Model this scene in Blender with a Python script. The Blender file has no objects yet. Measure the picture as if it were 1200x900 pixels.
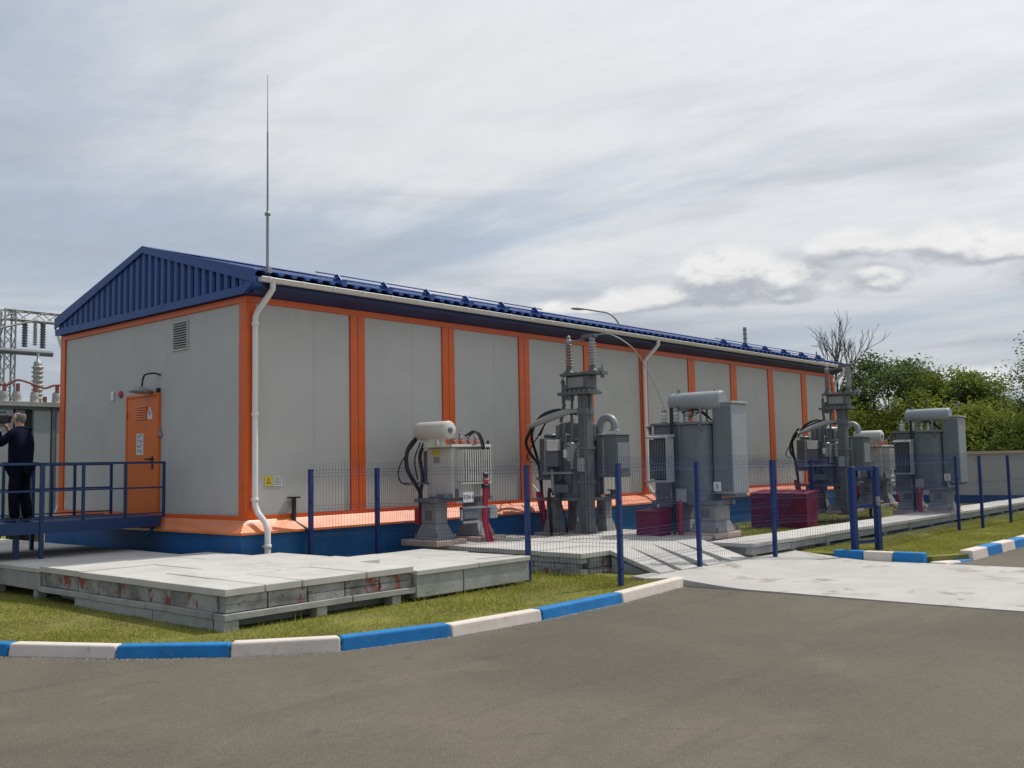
import bpy, bmesh, math, random
import numpy as np
from mathutils import Vector, Matrix

random.seed(7)
rng = np.random.default_rng(7)
scene = bpy.context.scene
COL = scene.collection
R = math.radians

# ------------------------------------------------------------------ camera
cam_data = bpy.data.cameras.new("camera")
cam = bpy.data.objects.new("camera", cam_data)
COL.objects.link(cam)
PITCH, ROLL, YAW = 0.0822, -0.0196, 0.719
fw = Vector((math.cos(YAW) * math.cos(PITCH), math.sin(YAW) * math.cos(PITCH), math.sin(PITCH)))
rt0 = Vector((math.sin(YAW), -math.cos(YAW), 0))
up0 = rt0.cross(fw)
rt = math.cos(ROLL) * rt0 + math.sin(ROLL) * up0
up = -math.sin(ROLL) * rt0 + math.cos(ROLL) * up0
M = Matrix((rt, up, -fw)).transposed().to_4x4()
M.translation = Vector((-8.576, -12.936, 0.757))
cam.matrix_world = M
cam_data.sensor_width = 36.0
cam_data.lens = 36.0 * 1145.84 / 1200.0
cam_data.clip_start = 0.1
cam_data.clip_end = 3000
scene.camera = cam
scene.view_settings.view_transform = 'Standard'
scene.view_settings.look = 'None'
scene.view_settings.gamma = 1.0
scene.view_settings.exposure = 0.08
scene.render.engine = 'CYCLES'
scene.cycles.max_bounces = 6

# ------------------------------------------------------------------ sun and sky
SUN_AZ, SUN_EL = R(-13), R(56)            # azimuth measured from +X
sun_dir = Vector((math.cos(SUN_EL) * math.cos(SUN_AZ), math.cos(SUN_EL) * math.sin(SUN_AZ), math.sin(SUN_EL)))
sd = bpy.data.lights.new("sun", 'SUN')
sd.energy = 3.0
sd.angle = R(0.8)
sd.color = (1.0, 0.955, 0.89)
sun = bpy.data.objects.new("sun", sd)
COL.objects.link(sun)
sun.rotation_euler = sun_dir.to_track_quat('Z', 'Y').to_euler()
sun.location = (0, 0, 30)

world = bpy.data.worlds.new("World")
scene.world = world
world.use_nodes = True
WT = world.node_tree
WT.nodes.clear()


class NB:
    """tiny node-building helper"""
    def __init__(s, tree): s.t = tree
    def n(s, kind, **kw):
        nd = s.t.nodes.new(kind)
        for k, v in kw.items(): setattr(nd, k, v)
        return nd
    def link(s, a, b): s.t.links.new(a, b)
    def put(s, sock, v):
        if hasattr(v, 'is_output') or isinstance(v, bpy.types.NodeSocket): s.link(v, sock)
        else: sock.default_value = v
    def m(s, op, a, b=0.0, c=0.0, clamp=False):
        nd = s.n('ShaderNodeMath', operation=op); nd.use_clamp = clamp
        s.put(nd.inputs[0], a); s.put(nd.inputs[1], b); s.put(nd.inputs[2], c)
        return nd.outputs[0]
    def ss(s, x, lo, hi):
        nd = s.n('ShaderNodeMapRange', interpolation_type='SMOOTHSTEP')
        s.put(nd.inputs[0], x); nd.inputs[1].default_value = lo; nd.inputs[2].default_value = hi
        return nd.outputs[0]
    def mix(s, f, a, b, blend='MIX'):
        nd = s.n('ShaderNodeMix', data_type='RGBA', blend_type=blend)
        s.put(nd.inputs[0], f); s.put(nd.inputs[6], a); s.put(nd.inputs[7], b)
        return nd.outputs[2]
    def noise(s, vec, scale, detail=4, rough=0.55, dist=0.0):
        nd = s.n('ShaderNodeTexNoise')
        if vec is not None: s.link(vec, nd.inputs['Vector'])
        nd.inputs['Scale'].default_value = scale; nd.inputs['Detail'].default_value = detail
        nd.inputs['Roughness'].default_value = rough; nd.inputs['Distortion'].default_value = dist
        return nd.outputs['Fac']


def px_dir(px, py):
    """compass direction of a point of the sky as (azimuth, elevation)"""
    d = fw + rt * ((px - 600) / 1145.84) - up * ((py - 450) / 1145.84)
    d.normalize()
    return math.atan2(d.y, d.x), math.asin(d.z)


def build_sky():
    b = NB(WT)
    out = b.n('ShaderNodeOutputWorld'); bg = b.n('ShaderNodeBackground')
    b.link(bg.outputs[0], out.inputs[0])
    sky = b.n('ShaderNodeTexSky', sky_type='NISHITA')
    sky.sun_disc = False
    sky.sun_elevation = SUN_EL
    sky.sun_rotation = math.pi / 2 - SUN_AZ
    sky.air_density = 1.2; sky.dust_density = 2.0
    STR = 0.1
    bg.inputs[1].default_value = STR
    tc = b.n('ShaderNodeTexCoord')
    sep = b.n('ShaderNodeSeparateXYZ'); b.link(tc.outputs['Generated'], sep.inputs[0])
    x, y, z = sep.outputs
    zc = b.m('MAXIMUM', z, 0.0)
    den = b.m('ADD', zc, 0.10)
    comb = b.n('ShaderNodeCombineXYZ')
    b.link(b.m('DIVIDE', x, den), comb.inputs[0]); b.link(b.m('DIVIDE', y, den), comb.inputs[1])
    P = comb.outputs[0]
    mp = b.n('ShaderNodeMapping'); b.link(P, mp.inputs[0])
    mp.inputs['Location'].default_value = (1.3, 0.9, 0); mp.inputs['Rotation'].default_value = (0, 0, R(-44)); mp.inputs['Scale'].default_value = (1.35, 0.5, 1)
    V = mp.outputs[0]
    dt = b.n('ShaderNodeVectorMath', operation='DOT_PRODUCT')
    b.link(tc.outputs['Generated'], dt.inputs[0]); dt.inputs[1].default_value = sun_dir
    near = b.m('MAXIMUM', dt.outputs['Value'], 0.0)                     # 1 toward the hidden sun
    veil = b.ss(b.m('ADD', b.noise(V, 0.55, 7, 0.58, 0.7), b.m('MULTIPLY', b.m('SUBTRACT', near, 0.58), 0.52)), 0.34, 0.60)
    fine = b.noise(V, 4.2, 6, 0.66, 0.5)
    rip = b.noise(V, 14.0, 4, 0.6, 0.8)
    white = (0.735 / STR, 0.752 / STR, 0.78 / STR, 1)
    blue = b.mix(0.6, sky.outputs[0], (0.37 / STR, 0.455 / STR, 0.60 / STR, 1))
    c = b.mix(b.m('ADD', 0.24, b.m('MULTIPLY', veil, 0.74)), blue, white)
    c = b.mix(1.0, c, b.m('ADD', 0.87, b.m('ADD', b.m('MULTIPLY', fine, 0.18), b.m('MULTIPLY', rip, 0.08))), 'MULTIPLY')
    c = b.mix(1.0, c, b.m('ADD', 0.94, b.m('MULTIPLY', b.m('POWER', near, 5.0), 0.42)), 'MULTIPLY')
    az = b.m('ARCTAN2', y, x); el = b.m('ARCSINE', z)
    # lens-shaped grey sheets of middle cloud, longer and closer together toward the horizon
    cv = b.n('ShaderNodeCombineXYZ')
    b.link(b.m('MULTIPLY', az, 1.9), cv.inputs[0]); b.link(b.m('MULTIPLY', b.m('POWER', b.m('MAXIMUM', el, 0.001), 0.75), 13.0), cv.inputs[1])
    b1 = b.noise(cv.outputs[0], 1.15, 6, 0.54, 0.5)
    band = b.ss(b1, 0.44, 0.70)
    low = b.ss(el, 0.52, 0.10)
    c = b.mix(b.m('MULTIPLY', b.m('MULTIPLY', band, low), 0.82), c, (0.395 / STR, 0.43 / STR, 0.50 / STR, 1))
    bright = b.ss(b1, 0.46, 0.30)
    c = b.mix(b.m('MULTIPLY', b.m('MULTIPLY', bright, low), 0.55), c, (0.80 / STR, 0.805 / STR, 0.80 / STR, 1))
    grey = b.ss(el, 0.24, 0.04)
    c = b.mix(b.m('MULTIPLY', grey, 0.52), c, (0.385 / STR, 0.42 / STR, 0.485 / STR, 1))
    cv2 = b.n('ShaderNodeCombineXYZ')
    b.link(b.m('MULTIPLY', az, 2.6), cv2.inputs[0]); b.link(b.m('MULTIPLY', el, 36.0), cv2.inputs[1])
    slit = b.ss(b.noise(cv2.outputs[0], 1.0, 5, 0.5, 0.3), 0.50, 0.66)
    c = b.mix(b.m('MULTIPLY', b.m('MULTIPLY', slit, b.ss(el, 0.13, 0.05)), 0.6), c, (0.68 / STR, 0.68 / STR, 0.65 / STR, 1))
    # one bank of cumulus low in the sky: lit rounded tops, grey bellies
    heaps = [  # px, py, half width px, half height px
        (790, 350, 95, 26), (852, 322, 72, 44), (918, 334, 90, 38), (1000, 330, 75, 28), (880, 350, 150, 20), (1010, 292, 85, 26), (1100, 288, 80, 32), (1178, 296, 60, 24),
        (690, 362, 85, 14), (1290, 315, 120, 36), (1160, 446, 70, 20), (1440, 300, 110, 36), (-200, 345, 140, 30)]

    def bank(off):
        ea = b.m('ADD', el, off) if off else el
        cu = b.n('ShaderNodeCombineXYZ')
        b.link(b.m('ADD', az, off * -0.5), cu.inputs[0]); b.link(b.m('MULTIPLY', ea, 1.55), cu.inputs[1])
        puff = b.noise(cu.outputs[0], 19.0, 8, 0.54, 0.0)
        big = b.noise(cu.outputs[0], 7.0, 3, 0.5, 0.0)
        lump = b.m('ADD', b.m('MULTIPLY', b.m('SUBTRACT', puff, 0.5), 2.6), b.m('MULTIPLY', b.m('SUBTRACT', big, 0.5), 1.6))
        best = None
        for px, py, hw, hh in heaps:
            a0, e0 = px_dir(px, py)
            u = b.m('DIVIDE', b.m('SUBTRACT', az, a0), hw / 1146)
            v = b.m('DIVIDE', b.m('SUBTRACT', ea, e0), hh / 1146)
            v = b.m('MULTIPLY', v, b.m('ADD', 1.0, b.m('MULTIPLY', b.m('LESS_THAN', v, 0.0), 0.7)))
            f = b.m('SUBTRACT', 1.0, b.m('ADD', b.m('MULTIPLY', u, u), b.m('MULTIPLY', v, v)))
            best = f if best is None else b.m('SMOOTH_MAX', best, f, 0.35)
        return b.m('ADD', b.m('MAXIMUM', best, -3.0), lump)
    s0 = bank(0.0); s1 = bank(0.0085); s2 = bank(0.024)
    mask = b.ss(s0, 0.0, 0.85)
    lit = b.ss(b.m('ADD', b.m('SUBTRACT', s0, s1), b.m('MULTIPLY', b.m('SUBTRACT', s0, s2), 0.55)), -0.30, 0.85)
    col = b.mix(lit, (0.405 / STR, 0.43 / STR, 0.485 / STR, 1), (0.83 / STR, 0.83 / STR, 0.815 / STR, 1))
    col = b.mix(1.0, col, b.m('ADD', 0.86, b.m('MULTIPLY', fine, 0.26)), 'MULTIPLY')
    c = b.mix(b.m('MULTIPLY', mask, 0.84), c, col)
    # under the horizon: a dull ground tone
    c = b.mix(b.ss(z, 0.0, -0.02), c, (0.16 / STR, 0.16 / STR, 0.14 / STR, 1))
    b.link(c, bg.inputs[0])


build_sky()

# ------------------------------------------------------------------ materials
MATS = {}


def mat(name, col, rough=0.6, metal=0.0, var=0.12, nscale=6.0, bump=0.0, bscale=60.0, spec=0.5, col2=None, dirt=None, dirt_scale=2.0, dirt_amt=0.0,
        speck=0.0, speck_scale=150.0, streak=0.0, detail=5, coat=0.0, dirt_lo=0.52, dirt_hi=0.68):
    m = bpy.data.materials.new(name); m.use_nodes = True
    t = m.node_tree; b = NB(t)
    bs = t.nodes['Principled BSDF']
    bs.inputs['Roughness'].default_value = rough
    bs.inputs['Metallic'].default_value = metal
    bs.inputs['Specular IOR Level'].default_value = spec
    if coat: bs.inputs['Coat Weight'].default_value = coat
    tc = b.n('ShaderNodeTexCoord'); oi = b.n('ShaderNodeObjectInfo'); va = b.n('ShaderNodeVectorMath', operation='ADD')
    b.link(tc.outputs['Object'], va.inputs[0]); b.link(oi.outputs['Location'], va.inputs[1]); V = va.outputs[0]
    f = b.noise(V, nscale, detail, 0.6, 0.3)
    lo = tuple(c * (1 - var) for c in col) + (1,)
    hi = tuple(c * (1 + var) for c in (col2 or col)) + (1,)
    c = b.mix(b.ss(f, 0.3, 0.7), lo, hi)
    if speck:
        c = b.mix(1.0, c, b.m('ADD', 1.0 - speck, b.m('MULTIPLY', b.noise(V, speck_scale, 3, 0.7), 2 * speck)), 'MULTIPLY')
    if dirt:
        g = b.ss(b.noise(V, dirt_scale, 6, 0.65, 0.5), dirt_lo, dirt_hi)
        c = b.mix(b.m('MULTIPLY', g, dirt_amt), c, tuple(dirt) + (1,))
    if streak:
        mp = b.n('ShaderNodeMapping'); b.link(V, mp.inputs[0]); mp.inputs['Scale'].default_value = (9, 9, 0.35)
        sfac = b.ss(b.noise(mp.outputs[0], 1.0, 4, 0.6), 0.45, 0.8)
        c = b.mix(b.m('MULTIPLY', sfac, streak), c, tuple(x * 0.55 for x in col) + (1,))
    b.link(c, bs.inputs['Base Color'])
    rr = b.m('ADD', rough - 0.06, b.m('MULTIPLY', f, 0.12)); b.link(rr, bs.inputs['Roughness'])
    if bump:
        bn = b.n('ShaderNodeBump'); bn.inputs['Strength'].default_value = bump; bn.inputs['Distance'].default_value = 0.02
        b.link(b.noise(V, bscale, 5, 0.65), bn.inputs['Height']); b.link(bn.outputs[0], bs.inputs['Normal'])
    MATS[name] = m
    return m


mat('panel_grey', (0.455, 0.448, 0.425), 0.5, var=0.04, nscale=1.2, bump=0.10, bscale=2.6, streak=0.05, dirt=(0.37, 0.35, 0.32), dirt_scale=0.8, dirt_amt=0.22)
mat('orange_paint', (0.66, 0.110, 0.014), 0.38, var=0.06, nscale=3, streak=0.10)
mat('orange_flashing', (0.76, 0.185, 0.03), 0.36, spec=1.0, coat=0.6, var=0.07, nscale=3, bump=0.03, bscale=14, dirt=(0.55, 0.25, 0.12), dirt_scale=3.0, dirt_amt=0.3)
mat('door_orange', (0.70, 0.145, 0.014), 0.42, var=0.05, nscale=3)
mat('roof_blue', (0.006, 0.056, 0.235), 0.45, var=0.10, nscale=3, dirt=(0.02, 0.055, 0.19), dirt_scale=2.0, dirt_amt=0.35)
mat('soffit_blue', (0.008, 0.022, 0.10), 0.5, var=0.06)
mat('plinth_blue', (0.007, 0.105, 0.30), 0.55, var=0.12, nscale=2.2, dirt=(0.03, 0.09, 0.22), dirt_scale=1.6, dirt_amt=0.5, bump=0.06, bscale=18)
mat('pvc_white', (0.72, 0.70, 0.68), 0.35, var=0.03, dirt=(0.5, 0.48, 0.45), dirt_scale=3, dirt_amt=0.25)
mat('slab_top', (0.52, 0.50, 0.465), 0.9, var=0.08, nscale=1.7, bump=0.25, bscale=70, speck=0.10, dirt=(0.40, 0.385, 0.355), dirt_scale=1.1, dirt_amt=0.45, spec=0.2)
mat('concrete_side', (0.36, 0.365, 0.345), 0.9, var=0.12, nscale=3.0, bump=0.4, bscale=45, speck=0.14, dirt=(0.20, 0.20, 0.19), dirt_scale=2.3, dirt_amt=0.5, spec=0.2)
mat('stained_side', (0.27, 0.27, 0.258), 0.92, var=0.42, nscale=2.6, bump=0.6, bscale=40, speck=0.16, dirt=(0.27, 0.062, 0.042), dirt_scale=4.5, dirt_amt=0.9, spec=0.15, dirt_lo=0.56, dirt_hi=0.61)
mat('pier_concrete', (0.27, 0.275, 0.27), 0.9, var=0.1, nscale=4, bump=0.3, bscale=40, speck=0.12, dirt=(0.2, 0.2, 0.2), dirt_scale=3, dirt_amt=0.5, spec=0.2)
mat('block_pink', (0.50, 0.385, 0.335), 0.9, var=0.12, nscale=6, bump=0.3, speck=0.12, spec=0.2)
mat('kerb_white', (0.68, 0.60, 0.53), 0.8, var=0.06, nscale=4, bump=0.25, bscale=60, speck=0.06, dirt=(0.36, 0.31, 0.27), dirt_scale=7, dirt_amt=0.7, spec=0.25, dirt_lo=0.55, dirt_hi=0.75)
mat('kerb_blue', (0.018, 0.185, 0.46), 0.75, var=0.12, nscale=4, bump=0.25, bscale=60, speck=0.08, dirt=(0.13, 0.22, 0.32), dirt_scale=7, dirt_amt=0.7, spec=0.25, dirt_lo=0.55, dirt_hi=0.75)
mat('apron_concrete', (0.455, 0.44, 0.41), 0.92, var=0.07, nscale=1.2, bump=0.25, bscale=80, speck=0.10, dirt=(0.27, 0.235, 0.19), dirt_scale=1.25, dirt_amt=0.8, spec=0.2, dirt_lo=0.56, dirt_hi=0.65)
mat('grass_soil', (0.185, 0.185, 0.048), 0.95, var=0.25, nscale=1.6, bump=0.7, bscale=50, speck=0.3, speck_scale=60, dirt=(0.20, 0.155, 0.085), dirt_scale=1.3, dirt_amt=0.65, spec=0.1)
mat('steel_grey', (0.14, 0.162, 0.177), 0.42, var=0.08, nscale=4, bump=0.05, bscale=30, dirt=(0.14, 0.15, 0.155), dirt_scale=3, dirt_amt=0.4, streak=0.12)
mat('steel_light', (0.29, 0.315, 0.325), 0.42, var=0.06, nscale=4, streak=0.12, dirt=(0.24, 0.25, 0.25), dirt_scale=3, dirt_amt=0.35)
mat('fin_dark', (0.13, 0.145, 0.165), 0.5, var=0.08)
mat('cream_paint', (0.56, 0.55, 0.50), 0.42, var=0.04, nscale=4, streak=0.14, dirt=(0.42, 0.40, 0.35), dirt_scale=3, dirt_amt=0.3)
mat('galvanised', (0.30, 0.31, 0.31), 0.45, metal=0.35, var=0.12, nscale=8)
mat('pole_grey', (0.115, 0.128, 0.13), 0.5, var=0.1, nscale=5, streak=0.1)
mat('rubber_black', (0.012, 0.012, 0.014), 0.5, var=0.1)
mat('cable_red', (0.35, 0.015, 0.03), 0.5, var=0.12)
mat('burgundy_paint', (0.165, 0.008, 0.035), 0.45, var=0.12, nscale=4, streak=0.15)
mat('glazed_brown', (0.30, 0.20, 0.175), 0.25, var=0.1)
mat('glazed_white', (0.62, 0.62, 0.60), 0.3, var=0.05)
mat('glazed_grey', (0.36, 0.375, 0.37), 0.3, var=0.05)
mat('polymer_red', (0.55, 0.07, 0.03), 0.5, var=0.08)
mat('rail_navy', (0.004, 0.036, 0.12), 0.5, var=0.1, nscale=6)
mat('fence_navy', (0.005, 0.032, 0.15), 0.5, var=0.08, nscale=6)
mat('bark', (0.085, 0.07, 0.058), 0.9, var=0.25, nscale=8, bump=0.5)
mat('bark_dead', (0.07, 0.062, 0.058), 0.9, var=0.2, nscale=8)
mat('paper_white', (0.70, 0.70, 0.69), 0.6, var=0.03)
mat('sign_yellow', (0.62, 0.47, 0.03), 0.5, var=0.04)
mat('ink_dark', (0.03, 0.035, 0.05), 0.6, var=0.0)
mat('ink_blue', (0.09, 0.16, 0.27), 0.6, var=0.0)
mat('lamp_red', (0.42, 0.015, 0.03), 0.4, var=0.03)
mat('lamp_grey', (0.27, 0.28, 0.27), 0.5, var=0.06)
mat('dark_void', (0.02, 0.021, 0.023), 0.8, var=0.1)
mat('wall_concrete', (0.43, 0.415, 0.39), 0.85, var=0.06, nscale=0.8, bump=0.1, dirt=(0.3, 0.3, 0.29), dirt_scale=0.6, dirt_amt=0.3)
mat('coping_tan', (0.46, 0.35, 0.27), 0.8, var=0.08)
mat('wall_blue', (0.012, 0.055, 0.20), 0.7, var=0.1)
mat('cabinet_grey', (0.30, 0.32, 0.335), 0.5, var=0.05, nscale=2, streak=0.08)
mat('busbar_red', (0.20, 0.05, 0.04), 0.5, var=0.1)
mat('insul_cream', (0.34, 0.34, 0.31), 0.35, var=0.06)
mat('skin', (0.50, 0.29, 0.21), 0.55, var=0.05, nscale=20)
mat('hair_grey', (0.16, 0.14, 0.125), 0.8, var=0.15, nscale=50)
mat('jacket_navy', (0.005, 0.008, 0.022), 0.95, spec=0.12, var=0.2, nscale=12, bump=0.35, bscale=10)
mat('trousers_dark', (0.005, 0.007, 0.016), 0.95, spec=0.12, var=0.2, nscale=12, bump=0.35, bscale=9)
mat('shoe_black', (0.012, 0.011, 0.011), 0.4, var=0.1)
mat('plastic_black', (0.014, 0.014, 0.015), 0.38, var=0.1)


def leaf_mat(name, lo, hi):
    m = bpy.data.materials.new(name); m.use_nodes = True
    t = m.node_tree; b = NB(t); bs = t.nodes['Principled BSDF']
    g = b.n('ShaderNodeNewGeometry')
    c = b.mix(g.outputs['Random Per Island'], lo + (1,), hi + (1,))
    b.link(c, bs.inputs['Base Color'])
    bs.inputs['Roughness'].default_value = 0.6; bs.inputs['Specular IOR Level'].default_value = 0.3
    out = t.nodes['Material Output']
    tr = b.n('ShaderNodeBsdfTranslucent'); b.link(b.mix(1.0, c, (1.25, 1.35, 0.7, 1), 'MULTIPLY'), tr.inputs[0])
    mx = b.n('ShaderNodeMixShader'); mx.inputs[0].default_value = 0.42
    b.link(bs.outputs[0], mx.inputs[1]); b.link(tr.outputs[0], mx.inputs[2]); b.link(mx.outputs[0], out.inputs[0])
    MATS[name] = m


leaf_mat('leaf_fresh', (0.14, 0.168, 0.026), (0.25, 0.27, 0.06))
leaf_mat('leaf_mid', (0.095, 0.128, 0.024), (0.18, 0.21, 0.048))
leaf_mat('leaf_dark', (0.055, 0.085, 0.032), (0.115, 0.15, 0.058))
leaf_mat('blade_green', (0.185, 0.195, 0.036), (0.33, 0.32, 0.085))
leaf_mat('blade_dry', (0.20, 0.16, 0.075), (0.30, 0.25, 0.12))


def asphalt():
    m = bpy.data.materials.new('asphalt'); m.use_nodes = True
    t = m.node_tree; b = NB(t); bs = t.nodes['Principled BSDF']
    V = b.n('ShaderNodeTexCoord').outputs['Object']
    patch = b.ss(b.noise(V, 0.30, 5, 0.6, 0.6), 0.32, 0.68)
    c = b.mix(patch, (0.112, 0.099, 0.076, 1), (0.150, 0.130, 0.098, 1))
    dust = b.ss(b.noise(V, 0.55, 7, 0.62, 1.2), 0.54, 0.74)
    c = b.mix(b.m('MULTIPLY', dust, 0.5), c, (0.19, 0.158, 0.118, 1))
    # long scuffs where vehicles turn
    mp = b.n('ShaderNodeMapping'); b.link(V, mp.inputs[0]); mp.inputs['Rotation'].default_value = (0, 0, R(24)); mp.inputs['Scale'].default_value = (0.16, 1.9, 1)
    scuff = b.ss(b.noise(mp.outputs[0], 1.0, 5, 0.55, 0.8), 0.54, 0.72)
    c = b.mix(b.m('MULTIPLY', scuff, 0.26), c, (0.075, 0.067, 0.055, 1))
    oil = b.ss(b.noise(V, 1.7, 3, 0.5, 0.3), 0.70, 0.76)
    c = b.mix(b.m('MULTIPLY', oil, 0.3), c, (0.06, 0.054, 0.046, 1))
    # hairline cracks
    vc_ = b.n('ShaderNodeTexVoronoi', feature='DISTANCE_TO_EDGE'); wv = b.n('ShaderNodeVectorMath', operation='ADD')
    nz = b.n('ShaderNodeTexNoise'); b.link(V, nz.inputs['Vector']); nz.inputs['Scale'].default_value = 1.6; nz.inputs['Detail'].default_value = 6
    b.link(V, wv.inputs[0]); b.link(nz.outputs['Color'], wv.inputs[1]); b.link(wv.outputs[0], vc_.inputs['Vector']); vc_.inputs['Scale'].default_value = 0.26
    crack = b.m('MULTIPLY', b.ss(vc_.outputs['Distance'], 0.0035, 0.0008), b.ss(b.noise(V, 0.4, 2, 0.5), 0.50, 0.60))
    c = b.mix(b.m('MULTIPLY', crack, 0.35), c, (0.04, 0.036, 0.03, 1))
    grain = b.noise(V, 95, 3, 0.75)
    c = b.mix(1.0, c, b.m('ADD', 0.76, b.m('MULTIPLY', grain, 0.48)), 'MULTIPLY')
    vor = b.n('ShaderNodeTexVoronoi'); b.link(V, vor.inputs['Vector']); vor.inputs['Scale'].default_value = 90
    sc = b.n('ShaderNodeSeparateColor'); b.link(vor.outputs['Color'], sc.inputs[0])
    c = b.mix(b.m('MULTIPLY', b.m('GREATER_THAN', sc.outputs[0], 0.90), 0.22), c, (0.24, 0.21, 0.17, 1))
    c = b.mix(b.m('MULTIPLY', b.m('GREATER_THAN', sc.outputs[1], 0.92), 0.28), c, (0.05, 0.046, 0.04, 1))
    tile = b.noise(V, 9, 5, 0.7)
    c = b.mix(1.0, c, b.m('ADD', 0.86, b.m('MULTIPLY', tile, 0.28)), 'MULTIPLY')
    b.link(c, bs.inputs['Base Color'])
    bs.inputs['Roughness'].default_value = 0.93; bs.inputs['Specular IOR Level'].default_value = 0.25
    bn = b.n('ShaderNodeBump'); bn.inputs['Strength'].default_value = 0.55; bn.inputs['Distance'].default_value = 0.012
    b.link(b.m('ADD', vor.outputs['Distance'], b.m('MULTIPLY', grain, 0.8)), bn.inputs['Height']); b.link(bn.outputs[0], bs.inputs['Normal'])
    MATS['asphalt'] = m


asphalt()

# ------------------------------------------------------------------ mesh helpers


class MB:
    def __init__(s): s.v = []; s.f = []; s.sm = []; s.mi = []
    def add(s, vs, fs, smooth=False, mi=0):
        o = len(s.v); s.v.extend([tuple(p) for p in vs])
        for f in fs: s.f.append(tuple(i + o for i in f)); s.sm.append(smooth); s.mi.append(mi)
        return s
    def box(s, x0, x1, y0, y1, z0, z1, mi=0):
        vs = [(x0, y0, z0), (x1, y0, z0), (x1, y1, z0), (x0, y1, z0), (x0, y0, z1), (x1, y0, z1), (x1, y1, z1), (x0, y1, z1)]
        return s.add(vs, [(0, 3, 2, 1), (4, 5, 6, 7), (0, 1, 5, 4), (1, 2, 6, 5), (2, 3, 7, 6), (3, 0, 4, 7)], mi=mi)
    def cbox(s, c, d, rz=0, mi=0):
        n0 = len(s.v); s.box(-d[0] / 2, d[0] / 2, -d[1] / 2, d[1] / 2, -d[2] / 2, d[2] / 2, mi)
        cs, sn = math.cos(rz), math.sin(rz)
        for i in range(n0, len(s.v)):
            x, y, z = s.v[i]; s.v[i] = (c[0] + x * cs - y * sn, c[1] + x * sn + y * cs, c[2] + z)
        return s
    def hexa(s, pts, mi=0):
        """8 points, bottom 4 then top 4 (both counter-clockwise)"""
        return s.add(pts, [(0, 3, 2, 1), (4, 5, 6, 7), (0, 1, 5, 4), (1, 2, 6, 5), (2, 3, 7, 6), (3, 0, 4, 7)], mi=mi)
    def cyl(s, p0, p1, r0, r1=None, n=12, caps=True, mi=0):
        r1 = r0 if r1 is None else r1
        p0 = Vector(p0); p1 = Vector(p1); d = (p1 - p0).normalized()
        a = d.orthogonal().normalized(); c = d.cross(a)
        vs = []
        for p, r in ((p0, r0), (p1, r1)):
            for k in range(n):
                t = 2 * math.pi * k / n
                vs.append(p + r * (math.cos(t) * a + math.sin(t) * c))
        s.add(vs, [(k, (k + 1) % n, n + (k + 1) % n, n + k) for k in range(n)], True, mi)
        if caps: s.add(vs[:n], [tuple(reversed(range(n)))], mi=mi); s.add(vs[n:], [tuple(range(n))], mi=mi)
        return s
    def tube(s, pts, r, n=8, mi=0, taper=None):
        pts = [Vector(p) for p in pts]; rings = []
        prev = None
        for i, p in enumerate(pts):
            d = (pts[min(i + 1, len(pts) - 1)] - pts[max(i - 1, 0)]).normalized()
            if prev is None: a = d.orthogonal().normalized()
            else:
                a = prev - d * prev.dot(d)
                a = a.normalized() if a.length > 1e-6 else d.orthogonal().normalized()
            prev = a; c = d.cross(a)
            rr = r if taper is None else r * (1 + (taper - 1) * i / (len(pts) - 1))
            rings.append([p + rr * (math.cos(2 * math.pi * k / n) * a + math.sin(2 * math.pi * k / n) * c) for k in range(n)])
        vs = [q for ring in rings for q in ring]
        fs = []
        for i in range(len(rings) - 1):
            for k in range(n): fs.append((i * n + k, i * n + (k + 1) % n, (i + 1) * n + (k + 1) % n, (i + 1) * n + k))
        s.add(vs, fs, True, mi)
        s.add(rings[0], [tuple(reversed(range(n)))], mi=mi); s.add(rings[-1], [tuple(range(n))], mi=mi)
        return s
    def lathe(s, base, prof, n=16, axis='z', mi=0):
        """prof: (radius, height) pairs"""
        vs = []
        for r, h in prof:
            for k in range(n):
                t = 2 * math.pi * k / n
                if axis == 'z': q = (base[0] + r * math.cos(t), base[1] + r * math.sin(t), base[2] + h)
                elif axis == 'y': q = (base[0] + r * math.cos(t), base[1] + h, base[2] - r * math.sin(t))
                else: q = (base[0] + h, base[1] + r * math.cos(t), base[2] + r * math.sin(t))
                vs.append(q)
        fs = []
        for i in range(len(prof) - 1):
            for k in range(n): fs.append((i * n + k, i * n + (k + 1) % n, (i + 1) * n + (k + 1) % n, (i + 1) * n + k))
        s.add(vs, fs, True, mi)
        s.add(vs[:n], [tuple(reversed(range(n)))], mi=mi); s.add(vs[-n:], [tuple(range(n))], mi=mi)
        return s
    def prism(s, poly, z0, z1, mi=0):
        n = len(poly); vs = [(p[0], p[1], z0) for p in poly] + [(p[0], p[1], z1) for p in poly]
        return s.add(vs, [tuple(reversed(range(n))), tuple(range(n, 2 * n))] + [(k, (k + 1) % n, n + (k + 1) % n, n + k) for k in range(n)], mi=mi)
    def extr(s, poly, axis, a0, a1, mi=0):
        """poly of (u, v); axis 'x': u=y v=z;  axis 'y': u=x v=z"""
        n = len(poly)
        if axis == 'x': vs = [(a0, u, v) for u, v in poly] + [(a1, u, v) for u, v in poly]
        else: vs = [(u, a0, v) for u, v in poly] + [(u, a1, v) for u, v in poly]
        return s.add(vs, [tuple(reversed(range(n))), tuple(range(n, 2 * n))] + [(k, (k + 1) % n, n + (k + 1) % n, n + k) for k in range(n)], mi=mi)
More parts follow.
